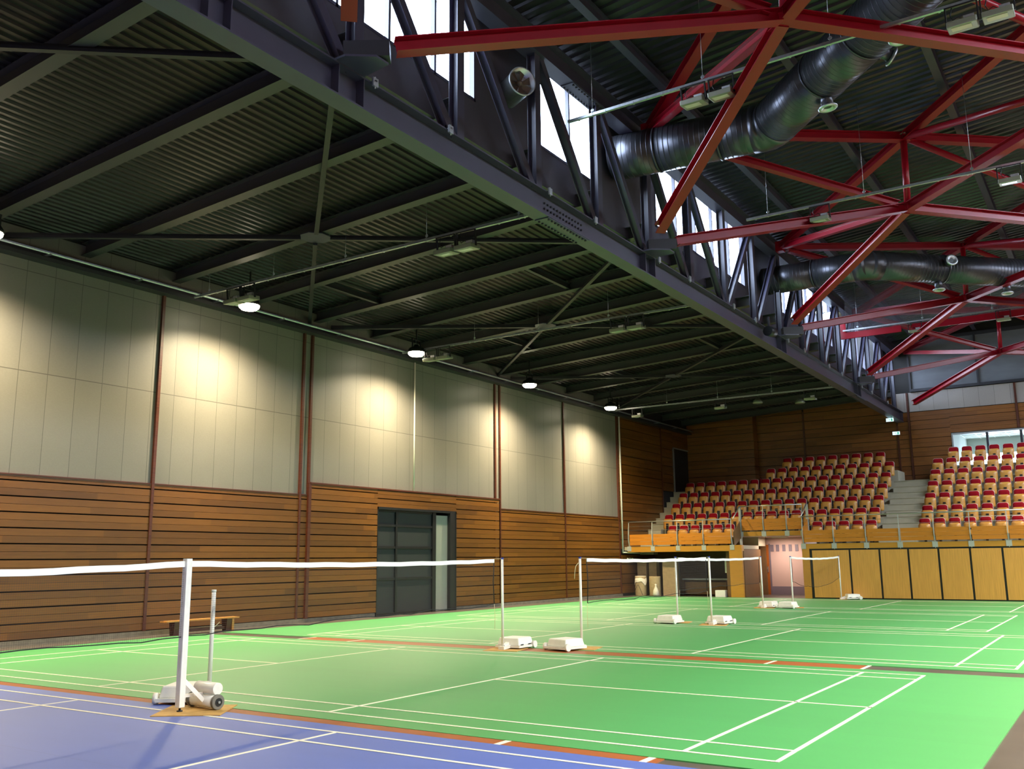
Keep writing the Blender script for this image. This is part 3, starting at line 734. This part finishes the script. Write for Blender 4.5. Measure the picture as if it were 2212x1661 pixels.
rail(1.5, 12, 25.5, 9.30, lambda x: HIGH(x), 'far cable rail above the red bottom rail of the smoke baffle')
for x, y, z, lab in ((-1.02, 5.95, 7.26, 'left unlit floodlight of the pair at mid length of the nearest ceiling rail'), (-.55, 5.95, 7.26, 'right unlit floodlight of the pair at mid length of the nearest ceiling rail'),
        (-6.93, 5.95, 7.26, 'left unlit floodlight above the nearest glowing wall lamp'), (-6.47, 5.95, 7.26, 'right unlit floodlight above the nearest glowing wall lamp'),
        (-6.66, 13.25, 7.26, 'back unlit floodlight beside the second wall lamp'), (-7.14, 13.25, 7.26, 'front unlit floodlight beside the second wall lamp'),
        (-1.12, 13.25, 7.26, 'left unlit floodlight of the pair on the second ceiling rail'), (-.63, 13.25, 7.26, 'right unlit floodlight of the pair on the second ceiling rail'),
        (-6.89, 26.3, 7.21, 'small floodlight at the wall end of the farthest ceiling rail'), (-3.4, 26.3, 7.21, 'small floodlight at the middle of the farthest ceiling rail'), (.0, 26.3, 7.21, 'small floodlight near the truss on the farthest ceiling rail'),
        (3.78, 6.50, 9.11, 'lower left unlit floodlight on the nearest rail among the red beams'), (4.27, 6.50, 9.11, 'upper right unlit floodlight on the nearest rail among the red beams'),
        (7.90, 6.50, 9.11, 'lower floodlight near the top right corner beside a duct nozzle'), (8.36, 6.50, 9.11, 'floodlight cut by the top right corner of the view'),
        (4.2, 12.6, 8.86, 'small floodlight hidden behind the crossing red beams'), (7.9, 12.6, 8.86, 'single yellowish floodlight at the right edge under the second red rail'),
        (3.85, 25.5, 9.01, 'far floodlight in the gap of the red bottom rail'), (6.5, 25.5, 9.01, 'far floodlight at the right edge on the red bottom rail')):
    flood(x, y, z, lab)
for x, y, lab in ((-2.9, 29.2, 'unlit round lamp over the grandstand, in the dark ceiling'), (-1.6, 30.6, 'second unlit round lamp over the grandstand, closer to the truss')):
    L = empty('ceiling_lamp', (x, y, LOW(x) - .55)); tag(L, lab, 'lamp')
    B().lathe((0, 0, 0), [(.0, .20), (.06, .20), (.16, .10), (.21, .0), (.19, -.03), (0, -.03)], 24).build('housing', 'fixture', L)
    B().tube((0, 0, .2), (0, 0, .55), .01, n=6).build('stem', 'black', L)
o = empty('truss_speaker', (1.38, 17.55, 7.86)); tag(o, 'dark round device hung on a bracket from the long truss', 'speaker')
B().tube((0, -.16, -.18), (.05, .18, -.16), .14, n=24).build('body', 'black', o)
B().box(-.03, .03, -.03, .03, -.05, .25).build('bracket', 'steel_dark', o)

# exit signs
def exit_sign(loc, lab):
    e = empty('exit_sign', loc); tag(e, lab, 'sign')
    B().box(-.16, .16, -.05, 0, -.08, .08).build('box', 'white_plastic', e)
    B().box(-.15, .15, -.054, -.050, -.07, .07).build('face', 'exit', e)
    p = B().box(-.12, -.02, -.057, -.054, -.008, .008).prism([(-.02, -.03), (.02, 0), (-.02, .03)], -.057, -.054, 'Y')
    p.box(.05, .11, -.057, -.054, -.055, .05)
    p.build('pictogram', 'exit_mark', e)
exit_sign((.88, YBK - .02, 6.95), 'small glowing exit sign on the wood back wall, left of the double wood strips')
exit_sign((1.0, 34.9, 7.33), 'faint exit sign hung under the far end of the truss')

# ================================================================= NET POSTS AND NETS
def base_cart(par, ax, ay, ln=.48, flip=1, st=.0):
    """counterweight box on small wheels, direction (ax, ay) away from the post"""
    d = Vector((ax, ay, 0)).normalized(); s = Vector((-d.y, d.x, 0)) * flip
    def P(a, b, z): return tuple(d * (a + (st if a > .1 else 0)) + s * b + Vector((0, 0, z)))
    m = B()
    def hexa(a0, a1, b0, b1, z0, z1, ta=.03):
        vs = [P(a0, b0, z0), P(a1, b0, z0), P(a1, b1, z0), P(a0, b1, z0), P(a0 + ta, b0 + ta, z1), P(a1 - ta, b0 + ta, z1), P(a1 - ta, b1 - ta, z1), P(a0 + ta, b1 - ta, z1)]
        m.add(vs, [(0, 3, 2, 1), (4, 5, 6, 7), (0, 1, 5, 4), (1, 2, 6, 5), (2, 3, 7, 6), (3, 0, 4, 7)])
    hexa(.16, .16 + ln, -.23, .23, .06, .19)
    w = m.build('weight_box', 'white_plastic', par, bevel=.018)
    m = B(); hexa(.14, .20 + ln, -.25, .25, .025, .062, .0); m.build('tray', 'white_plastic', par)
    m = B(); m.box(0, 0, 0, 0, 0, 0) if False else None
    m = B(); m.beam(P(-.05, 0, .03), P(.2, 0, .05), .12, .05); m.beam(P(.02, 0, .05), P(.16, 0, .09), .06, .06); m.build('foot_arm', 'post_white', par)
    for b in (-.26, .26):
        B().tube(P(.14 + ln, b - .022, .06), P(.14 + ln, b + .022, .06), .06, n=24).build('wheel', 'white_plastic', par)
    m = B(); m.box(-.001, .001, -.001, .001, 0, .001)
    m = B(); m.beam(P(.22, -.236, .075), P(.30, -.236, .075), .004, .016); m.beam(P(.46, -.236, .075), P(.54, -.236, .075), .004, .016); m.build('slot', 'black', par)

def post(x, y, h, ax, ay, lab, square=False, cap='blue_cap', pad=True, r=.0225, st=0.0):
    Pp = empty('net_post', (x, y, .012)); tag(Pp, lab, 'net post')
    if square: B().box(-.04, .04, -.04, .04, .05, h).build('pole', 'post_white', Pp, bevel=.006)
    else: B().tube((0, 0, .03), (0, 0, h), r, n=20).build('pole', 'post_white', Pp)
    if not square:
        B().tube((0, 0, h), (0, 0, h + .025), r * 1.15, n=16).build('cap', cap, Pp)
        base_cart(Pp, ax, ay, st=st)
    return Pp
def pad(x, y, ang, s, lab):
    q = []
    for k in range(4):
        t = ang + math.pi/4 + k * math.pi/2; q.append((s * .707 * math.cos(t), s * .707 * math.sin(t)))
    o = B().prism(q, 0, .008).build('floor_pad', 'mat_pad'); o.location = (x, y, .0101); tag(o, lab, 'pad')
H = 1.535
posts = [(-.14, 6.44, 0, 1, 'white net post standing at the far end of the nearest green court', 'second'),
         (.90, 7.37, -.25, -1, 'white net post right of the gap between two nets, with a loose cord', 'third'),
         (.81, 13.71, .1, 1, 'white net post of the second court, its box to the right', ''),
         (-.27, 14.25, -.1, -1, 'white net post starting the third net, its box to the left', ''),
         (-.53, 21.37, .1, 1, 'white net post in front of the orange door', ''),
         (.21, 21.98, -.1, -1, 'white net post starting the farthest net, in front of the entrance', ''),
         (.10, 28.2, .35, .18, 'farthest white net post in front of the wooden panels', '')]
pl = ['brown pad under the post at the far end of the nearest net', 'brown pad under the post right of the gap between nets', 'brown pad under the post ending the second net',
      'brown pad under the post starting the third net', 'brown pad under the post before the orange door', 'brown pad under the post before the entrance', 'brown pad under the farthest post']
for (x, y, ax, ay, lab, _), l2 in zip(posts, pl):
    post(x, y, H, ax, ay, lab)
    pad(x + .02, y + .06 * ay, .25, .62 if y < 28 else .4, l2)
# loose cord on the third post
pp = [c for c in bpy.data.objects if c.name.startswith('net_post')][1]
B().path([(-.02, -.02, 1.46), (-.06, -.05, 1.40), (-.075, -.06, 1.30), (-.08, -.07, 1.18)], .006, 6).build('cord_end', 'string', pp)
# short spare post
sp = post(-.40, .46, 1.17, .50, -.75, 'short white post without a net behind the double roller weight', cap='post_white', r=.026, st=.42)
# near square post with double roller
NP = empty('net_post', (.66, -.77, .018)); tag(NP, 'large square white net post in the foreground with two roller weights', 'net post')
B().box(-.036, .036, -.036, .036, .04, 1.56).build('pole', 'post_white', NP, bevel=.006)
B().tube((0, 0, 0), (0, 0, .012), .03, n=16).tube((0, 0, .01), (0, 0, .05), .012, n=10).build('levelling_foot', 'black', NP)
rz_ = (.01, .30)
B().tube((-.17, .30, .078), (.25, .272, .078), .066, n=32).build('lower_roller', 'post_white', NP)
B().tube((-.13, .325, .205), (.22, .30, .205), .062, n=32).build('upper_roller', 'post_white', NP, bevel=.004)
for a, b in (((.235, .272, .078), (.275, .27, .078)), ((-.20, .302, .078), (-.16, .30, .078))):
    B().tube(a, b, .078, n=36).build('wheel', 'rubber', NP, bevel=.008)
B().tube((.272, .2705, .078), (.280, .2700, .078), .042, n=28).build('hub', 'black', NP)
B().tube((.278, .27, .078), (.292, .269, .078), .013, n=14).build('axle_end', 'galv', NP)
B().beam((.02, .02, .31), (.10, .215, .09), .045, .010, (1, 0, 0)).build('brace', 'post_white', NP)
B().beam((0, .03, .15), (0, .27, .15), .04, .03).build('cross_arm', 'post_white', NP)
pad(.72, -.62, .62, .70, 'large brown cardboard pad under the foreground net post')

def net(a, b, sag, lab, y_in0=.25, y_in1=.25, zb=.77, side0=True, side1=True, dropx=.0, droop=0.0):
    """badminton net from post top a to post top b: tape, open mesh, bottom and side cords"""
    Nt = empty('badminton_net', (0, 0, 0)); tag(Nt, lab, 'net')
    a = Vector(a); b = Vector(b); L = (b - a).length; n = 24
    def top(t): p = a + (b - a) * t; p.z -= sag * 4 * t * (1 - t); return p
    t0, t1 = y_in0 / L, 1 - y_in1 / L
    vs = []; fs = []
    for i in range(n + 1):
        t = t0 + (t1 - t0) * i / n; p = top(t)
        for dx, dz in ((-.006, .0), (-.006, -.062), (.006, -.062), (.006, 0)): vs.append((p.x + dx, p.y, p.z + dz + .004 * math.sin(i * 1.7)))
    for i in range(n):
        for j in range(4): fs.append((i*4+j, i*4+(j+1) % 4, i*4+4+(j+1) % 4, i*4+4+j))
    B().add(vs, fs).build('top_tape', 'tape', Nt)
    B().tube(a, top(t0), .003, n=6).tube(top(t1), b, .003, n=6).build('headline_cord', 'string', Nt)
    rnd = random.Random(lab)
    bot = []
    for i in range(n + 1):
        t = t0 + (t1 - t0) * i / n; p = top(t)
        z = zb + .025 * math.sin(i * .9 + len(lab)) * .5 + .012 * rnd.uniform(-1, 1) - droop * 4 * t * (1 - t)
        bot.append(Vector((p.x + dropx * math.sin(t * 3.14), p.y, z)))
    vs = []; fs = []
    for i in range(n + 1):
        p = top(t0 + (t1 - t0) * i / n); vs += [(p.x, p.y, p.z - .06), tuple(bot[i])]
    fs = [(2*i, 2*i+1, 2*i+3, 2*i+2) for i in range(n)]
    B().add(vs, fs).build('mesh', 'net', Nt)
    B().path(bot, .006, 6).build('bottom_cord', 'cord', Nt)
    for f, t in ((side0, 0), (side1, n)):
        if f:
            p = top(t0 if t == 0 else t1); q = bot[t]; sg = 1 if t == 0 else -1
            m = (p + q) / 2; B().path([(p.x, p.y, p.z - .06), (m.x, m.y + .03 * sg, m.z), tuple(q)], .008, 6).build('side_cord', 'cord', Nt)
            B().path([tuple(q), (q.x, q.y - .02 * sg, q.z - .2), (q.x, q.y - .01 * sg, q.z - .42)], .004, 5).build('hanging_string', 'string', Nt)
    return Nt
net((.66, -.77, 1.555), (-.14, 6.44, 1.555), .035, 'long badminton net across the nearest green court', .02, .30, .78)
net((.66, -.77, 1.555), (1.02, -7.2, 1.555), .075, 'badminton net over the blue court running off the left edge', .02, .3, .77, side1=False)
net((.90, 7.37, 1.555), (.81, 13.71, 1.555), .03, 'badminton net across the second green court', .25, .2)
net((-.27, 14.25, 1.555), (-.53, 21.37, 1.555), .04, 'badminton net across the third green court', .2, .2)
net((.21, 21.98, 1.555), (.10, 28.2, 1.555), .05, 'farthest badminton net, in front of the grandstand panels', .1, .1, .80, droop=.25)
# cord loop at the side of the short post
o = B().path([(-.40, .46, .79), (-.55, .62, .75), (-.68, .80, .79)], .005, 6).build('net_string', 'string'); tag(o, 'pale string tying the net corner to the short post', 'string')

# bench by the wall
Bn_ = empty('gym_bench', (-8.3, 5.62, 0)); tag(Bn_, 'long low wooden gym bench against the left wall', 'bench')
B().box(-.12, .12, 0, 1.95, .285, .315).build('seat', 'bench_wood', Bn_)
for y in (.22, 1.62): B().prism([(-.06, 0), (.06, 0), (.10, .285), (-.10, .285)], y, y + .14, 'Y').build('leg', 'wood_trim', Bn_); 
B().box(-.03, .03, .2, 1.7, .06, .12).build('stretcher', 'wood_trim', Bn_)
B().box(.02, .10, 1.76, 1.82, .0, .28).build('prop', 'bench_wood', Bn_)

# ================================================================= GRANDSTAND
YS = 28.65
RZ = [2.02 + .525 * r for r in range(7)]
RY = [30.10 + .87 * r for r in range(7)]          # front edge of the seat zone of each row
G = B()
xL, xR = -8.25, 12.0
X1a, X1b = 1.10, 2.45                               # aisle
def tread(y0, y1, z, x0, x1, h=.54): G.box(x0, x1, y0, y1, z - h, z)
# rows
for r in range(7):
    y0 = (28.75 if r == 0 else RY[r] - .25); y1 = RY[r] + .62 + (0 if r < 6 else .6)
    x0 = -8.25 if r < 5 else (-4.68 if r == 5 else -4.3)
    if r == 0: tread(y0, y1, RZ[0], -8.9, -3.72, .15); tread(y0, y1, RZ[0], -1.3, xR, .15)
    elif r == 1: tread(29.55, y1, RZ[1], -3.72, -1.3, .12); tread(y0, y1, RZ[r], x0, -3.72); tread(y0, y1, RZ[r], -1.3, X1a); tread(y0, y1, RZ[r], X1b, xR)
    else: tread(y0, y1, RZ[r], x0, X1a); tread(y0, y1, RZ[r], X1b, xR)
for r in range(6):                                  # two stairs per row on the aisles
    ya = RY[r] + .62 - .87 + .0
    for x0, x1, top in ((X1a, X1b, 6), (-8.9, -8.25, 6)):
        if r + 1 < 6:
            G.box(x0 + .006, x1 - .006, RY[r] + .165, RY[r] + .20, RZ[r] + .235, RZ[r] + .2635)
            G.box(x0 + .006, x1 - .006, RY[r] + .600, RY[r] + .63, RZ[r] + .497, RZ[r] + .5255)
            G.box(x0 + .004, x1 - .004, RY[r] + .19, RY[r] + .64, RZ[r] - .32, RZ[r] + .262)
            G.box(x0 + .002, x1 - .002, RY[r] + .625, RY[r] + 1.11, RZ[r] - .13, RZ[r] + .524)
G.box(-8.91, X1b, RY[5] - .21, 36.68, 4.21, RZ[5] - .003)
G.box(X1b + .01, xR, RY[6] + .51, 36.68, 4.61, RZ[6] - .003)
st = G.build('grandstand_steps', 'concrete'); tag(st, 'stepped pale concrete terrace of the spectator stand', 'grandstand')
# solid undercroft walls behind the front
struct(B().box(-8.9, -3.8, 31.8, 31.9, 0, 2.6).build('wall_back', 'brown_wall'), 'rear wall of the open store under the stand')
struct(B().box(-4.45, -3.715, 28.88, 30.9, 0, 1.86).build('wall_back', 'brown_wall'), 'brown pier between the store and the entrance')
struct(B().box(-5.4, -1.0, 32.05, 32.15, 0, 2.45).box(-4.5, -4.45, 30.9, 32.1, 0, 2.4).build('wall_back', 'pink_wall'), 'pale rear wall of the entrance passage')
struct(B().box(-1.33, -1.25, 28.8, 32.1, 0, 2.36).build('wall_back', 'pink_wall'), 'right side wall of the entrance passage')
struct(B().box(-5.4, -1.0, 29.5, 32.1, 2.36, 2.42).build('ceiling', 'pink_wall'), 'soffit of the entrance passage')
p = B().box(-3.72, -1.33, 32.03, 32.05, 0, .34)
for k in range(8): p.box(-3.42 + k * .27, -3.29 + k * .27, 32.03, 32.05, 1.78, 2.06)
p.box(-4.45, -4.25, 32.03, 32.05, 0, .34).box(-4.44, -4.30, 32.03, 32.05, 1.78, 2.06).box(-3.70, -3.52, 32.02, 32.05, 1.78, 2.06)
struct(p.build('trim_4', 'tile_grey'), 'grey mauve tile bands of the entrance')
pl_ = empty('passage_lamp', (-2.9, 31.0, 2.33)); tag(pl_, 'flat ceiling lamp inside the entrance passage, hidden behind its fascia', 'lamp')
B().box(-.3, .3, -.15, .15, -.01, .03).build('diffuser', 'white_plastic', pl_)
l = bpy.data.lights.new('passage_light', 'AREA'); l.shape = 'RECTANGLE'; l.size = .6; l.size_y = .3; l.energy = 60; l.color = (1, .80, .70)
q = bpy.data.objects.new('light_source', l); q.location = (0, 0, -.03); q.parent = pl_; COL.objects.link(q)
dd = empty('door_3', (-4.16, 32.03, 0)); struct(dd, 'orange wooden door inside the entrance')
B().box(0, .44, -.04, .0, 0, 2.06).build('leaf', 'orange_door', dd)
B().box(-.05, 0, -.05, .0, 0, 2.1).box(.44, .50, -.05, .0, 0, 2.1).build('door_frame', 'tile_grey', dd)
B().box(.36, .39, -.07, -.04, .92, 1.16).box(.28, .39, -.09, -.07, 1.06, 1.09).build('door_handle', 'galv', dd)

# front panels of the right part
for k, (x0, x1) in enumerate(((-.97, .365), (.435, 1.415), (1.485, 2.395), (2.465, 3.395), (3.465, 4.405), (4.475, 5.405), (5.475, 6.415), (6.485, 7.5), (7.57, 8.5), (8.57, 9.5), (9.57, 10.5), (10.57, 11.5))):
    o = B().box(x0, x1, YS - .02, YS + .03, .05, 1.78).build('front_panel', 'panel_wood', None, bevel=.004)
    tag(o, 'tall oak panel under the stand, ' + ('wider one beside the entrance' if k == 0 else ORD[k + 1] + ' panel to the right of the entrance'), 'panel')
o = B().box(-1.06, 11.56, YS + .005, YS + .06, 0, 1.838).build('panel_backing', 'black'); tag(o, 'black frame behind the row of oak panels under the stand', 'frame')
o = B().box(-1.34, -1.07, YS - .03, YS + .2, 0, 1.84).box(-1.34, 12, YS - .03, YS + .25, 1.84, 2.03).build('stand_fascia', 'stand_yellow')
tag(o, 'yellow varnished fascia over the oak panels with its end post', 'fascia')
o = B().box(-8.66, -3.70, YS - .03, YS + .22, 1.80, 2.03).box(-4.22, -3.70, YS - .03, YS + .10, 0, 1.8).build('stand_fascia', 'stand_yellow')
tag(o, 'yellow varnished fascia over the open store with its column', 'fascia')
YM = 29.5
o = B().box(-4.12, -1.28, YM - .03, YM + .12, 2.38, 2.56).build('stand_fascia', 'stand_yellow'); tag(o, 'raised yellow fascia over the entrance opening', 'fascia')

def balustrade(xs, y, z0, lab, wires=2, end_r=None):
    Bl = empty('balustrade', (0, y, z0)); tag(Bl, lab, 'railing')
    # z0 = underside of boards; posts lean outward and curve
    for i, x in enumerate(xs):
        prof = [(-.02, -.27), (.10, -.27), (.06, -.02), (-.05, .22), (-.05, .50), (-.03, .96), (-.045, .96), (-.10, .50), (-.11, .22), (-.05, -.02)]
        B().prism(prof, x - .012, x + .012, 'X').build('post', 'bracket', Bl)
        B().box(x - .09, x + .09, -.045, -.03, -.24, -.04).build('foot_plate', 'bracket', Bl)
    B().tube((xs[0] - .02, -.04, .97), (xs[-1] + .02, -.04, .97), .022, n=12).build('handrail', 'rail', Bl)
    m = B()
    for k in range(wires): m.tube((xs[0], -.06, .62 + .17 * k), (xs[-1], -.06, .62 + .17 * k), .006, n=6)
    m.build('wires', 'rail', Bl)
    for i in range(len(xs) - 1):
        m = B()
        for k in range(3): m.box(xs[i] + .05, xs[i+1] - .03, -.075 , -.045, .005 + .15 * k, .148 + .15 * k)
        m.build('boards', 'board', Bl)
    return Bl
balustrade([-8.58, -7.50, -6.38, -5.26, -4.08], YS, 2.08, 'steel balustrade with orange boards in front of the left seats')
b2 = balustrade([-3.98, -3.05, -2.12, -1.50], YM, 2.60, 'raised steel balustrade with orange boards above the entrance')
b3 = balustrade([-1.27, -.13, 1.03, 2.19, 3.35, 4.51, 5.67, 6.83, 7.99], YS, 2.08, 'long steel balustrade with orange boards in front of the right seats')
# slanting side returns of the raised balcony
for xx, lab in ((-4.02, 'left'), (-1.32, 'right')):
    m = B()
    o = empty('side_screen', (xx, YS, 2.08)); tag(o, 'dark board screen and sloping handrail on the ' + lab + ' side of the raised balcony', 'railing')
    m.add([(0, 0, -.1), (0, .85, .25), (0, .85, .95), (0, 0, .45), (.03, 0, -.1), (.03, .85, .25), (.03, .85, .95), (.03, 0, .45)], [(0, 1, 2, 3), (4, 7, 6, 5), (0, 4, 5, 1), (1, 5, 6, 2), (2, 6, 7, 3), (3, 7, 4, 0)])
    m.build('boards', 'brown_wall' if lab == 'left' else 'board', o)
    B().tube((.015, -.03, .97), (.015, .80, 1.49), .022, n=12).build('handrail', 'rail', o)
    B().box(-.03, .06, .80, .86, -.1, 1.48).build('post', 'bracket', o)

# ---- folding seats: one prototype, copied
def seat_proto(full):
    S_ = empty('stadium_seat', (0, 0, 0))
    def shell(w, h, z0, y0, lean, th, bow, rt, rb, n=10):
        pts = []
        hw = w / 2
        def arc(cx, cz, r, a0, a1): return [(cx + r * math.cos(math.radians(a0 + (a1 - a0) * k / 4)), cz + r * math.sin(math.radians(a0 + (a1 - a0) * k / 4))) for k in range(5)]
        pts += arc(hw - rb, z0 + rb, rb, -90, 0) + arc(hw - rt, z0 + h - rt, rt, 0, 90) + arc(-hw + rt, z0 + h - rt, rt, 90, 180) + arc(-hw + rb, z0 + rb, rb, 180, 270)
        def yy(x, z): return y0 + (z - z0) * lean - bow * (1 - (x / hw) ** 2)
        n = len(pts); m = B()
        # strips across for the bow: ring, inner ring
        inner = [(x * .5, z0 + h/2 + (z - z0 - h/2) * .6) for x, z in pts]
        vs = []
        for dy in (0, th):
            for L_ in (pts, inner): vs += [(x, yy(x, z) + dy, z) for x, z in L_]
            vs.append((0, yy(0, z0 + h/2) + dy, z0 + h/2))
        N_ = 2 * n + 1; fs = []
        for o in (0, N_):
            for i in range(n):
                j = (i + 1) % n; fs += [(o + i, o + j, o + n + j, o + n + i), (o + n + i, o + n + j, o + 2 * n)]
        for i in range(n): j = (i + 1) % n; fs.append((i, j, N_ + j, N_ + i))
        m.add(vs, fs, True); return m
    a = [(shell(.40, .46, .45, .10, .16, .022, .02, .09, .05).build('backrest', 'seat_rim', S_), [])]
    pad_ = shell(.375, .445, .452, .084, .16, .018, .02, .08, .05).build('backrest_pad', 'seat_red', a[0][0]); a[0][1].append((pad_, []))
    s = shell(.42, .45, .26, -.02, .06, .03, .045, .09, .06).build('seat', 'seat_wood', S_); a.append((s, []))
    br = (B().box(-.055, .055, -.085, .10, .02, .51) if full else B().box(-.05, .05, -.075, .10, .45, .51).box(-.04, .04, .02, .10, .02, .34)).build('pedestal', 'black', S_); a.append((br, []))
    arm = B().box(-.075, .075, -.02, .16, 0, .03).build('foot', 'black', S_); a.append((arm, []))
    return S_, a
protos = {True: seat_proto(True), False: seat_proto(False)}
used = {True: False, False: False}
def seat(x, y, z, lab, grp, full=True):
    pr, tree = protos[full]
    if not used[full]: o = pr; used[full] = True
    else: o = copy_tree(pr, tree)
    o.location = (x, y, z); tag(o, lab, 'seat', grp)
rowname = ['front row', 'second row', 'third row', 'fourth row', 'fifth row', 'sixth row', 'top row']
P_ = .5167
for r in range(7):
    y, z = RY[r] + .36, RZ[r]
    if r == 0: xs = [-7.70 + P_ * (k + .5) for k in range(6)]; n1 = len(xs); xs2 = [-1.50 + P_ * (k + .5) for k in range(5)]
    else:
        x0, n = {5: (-4.62, 11), 6: (-4.10, 9)}.get(r, (-8.24, 18)); xs = [x0 + P_ * (k + .5) for k in range(n)]; xs2 = []
    for k, x in enumerate(xs):
        side = 'left seat block'
        seat(x, y, z, 'red and beech folding seat, %s from the left, %s, %s' % (ORD[k + 1], rowname[r], side), 'seats of the left block, ' + rowname[r])
    for k, x in enumerate(xs2):
        seat(x, y, z, 'red and beech folding seat, %s from the entrance balcony, front row beside the aisle' % ORD[k + 1], 'front row seats beside the aisle')
    x0 = 2.48 if r < 6 else 3.0
    for k in range(9 if r < 6 else 8):
        seat(x0 + P_ * (k + .5), y, z, 'red and beech folding seat, %s from the aisle, %s, right seat block' % (ORD[k + 1], rowname[r]), 'seats of the right block, ' + rowname[r], False)

# door on the stand landing and extinguisher
d4 = empty('door_4', (XW + .02, 34.25, RZ[5])); struct(d4, 'dark double door at the top of the left stairs')
B().box(-.05, .0, .06, 2.25, .0, 2.1).build('leaf', 'anthracite', d4)
B().box(-.04, .05, 0, .07, 0, 2.16).box(-.04, .07, 2.25, 2.36, 0, 2.16).box(-.04, .04, 0, 2.36, 2.1, 2.16).build('door_frame', 'galv', d4)
B().box(.0, .006, .9, 1.5, 1.25, 1.65).build('notice', 'anthracite', d4)
e = empty('fire_extinguisher', (-5.36, 36.45, RZ[5])); tag(e, 'dark red fire extinguisher standing by the wood bay at the top of the stand', 'extinguisher')
B().lathe((0, 0, 0), [(.0, 0), (.075, 0), (.08, .03), (.08, .46), (.05, .55), (.025, .58), (.025, .62), (0, .62)], 20).build('cylinder', 'ext_red', e)
B().box(-.02, .05, -.01, .01, .62, .66).box(-.03, .03, -.01, .01, .60, .62).build('valve', 'black', e)
B().path([(.03, 0, .6), (.10, 0, .5), (.11, 0, .3), (.09, 0, .18)], .01, 6).build('hose', 'black', e)

# ---- store under the stand
def barrel(x, y, lab, h=.80, r=.24):
    b = empty('fibre_barrel', (x, y, 0)); tag(b, lab, 'barrel')
    B().lathe((0, 0, 0), [(r * .96, 0), (r, .03), (r, h - .03), (r * .97, h), (0, h)], 28).build('drum', 'barrel', b); return b
b = barrel(-8.28, 28.98, 'left kraft barrel under the stand, topped with a cream cloth')
m = B(); n = 28; vs = [(0, 0, .82)]
for j in range(n):
    t = 2 * math.pi * j / n; vs.append((.23 * math.cos(t), .23 * math.sin(t), .815))
for j in range(n):
    t = 2 * math.pi * j / n; vs.append((.262 * math.cos(t), .262 * math.sin(t), .44 + .16 * abs(math.sin(t * 1.5 + .6)) + .03 * math.sin(5 * t)))
m.add(vs, [(0, 1 + j, 1 + (j + 1) % n) for j in range(n)] + [(1 + j, 1 + n + j, 1 + n + (j + 1) % n, 1 + (j + 1) % n) for j in range(n)], True)
o = m.build('draped_cloth', 'cloth'); o.location = (-8.28, 28.98, 0); tag(o, 'cream cloth draped over the left kraft barrel', 'cloth')
o = empty('racket_hoops', (0, 0, 0)); 
m = B()
for s in (-1, 1): m.path([(-8.28 + s * .02, 28.70, .46), (-8.28 + s * .10, 28.69, .30), (-8.28 + s * .2, 28.70, .05)], .008, 6)
bpy.data.objects.remove(o)
o = m.build('crossed_straps', 'cord'); tag(o, 'dark crossed straps in front of the left barrel', 'strap')
b = barrel(-7.66, 29.05, 'right kraft barrel under the stand with a white bag tied in front')
o = B().lathe((-7.52, 28.80, 0), [(.10, .02), (.14, .06), (.11, .22), (.06, .34), (.03, .42), (.05, .48), (.0, .50)], 18).build('plastic_bag', 'cloth'); tag(o, 'small white bag tied to the front of the right barrel', 'bag')
for x0, x1, y0, y1, z0, z1, lab in ((-8.72, -8.30, 29.6, 29.9, 0, 1.51, 'left upright cardboard box standing behind the cloth covered barrel'), (-8.18, -7.82, 29.6, 29.9, 0, 1.52, 'middle upright cardboard box standing behind the right barrel'),
                                    (-7.28, -6.70, 29.0, 29.3, 0, 1.50, 'wide flat cardboard sheet box standing right of the barrels')):
    o = B().box(x0, x1, y0, y1, z0, z1).build('cardboard_box', 'cardboard', None, bevel=.006); tag(o, lab, 'box')
Bt = empty('work_table', (-6.8, 30.2, 0)); tag(Bt, 'long grey topped table in the dark store under the stand', 'table')
B().box(0, 2.0, -.3, .3, .64, .70).build('tabletop', 'grey_frame', Bt)
for x in (.05, 1.9): B().box(x, x + .06, -.26, .26, 0, .64).build('leg', 'wood_trim', Bt)
B().box(.1, 1.9, -.26, -.22, .05, .55).build('front_panel', 'brown_wall', Bt)
o = B().box(-4.92, -4.50, 28.72, 29.0, 0, .27).build('white_box', 'white_plastic', None, bevel=.015); tag(o, 'white box on the floor beside the yellow column', 'box')
o = B().box(-4.68, -4.449, 29.3, 29.33, .94, 1.45).build('notice_board', 'white_plastic'); tag(o, 'pale panel fixed on the pier behind the yellow column', 'panel')
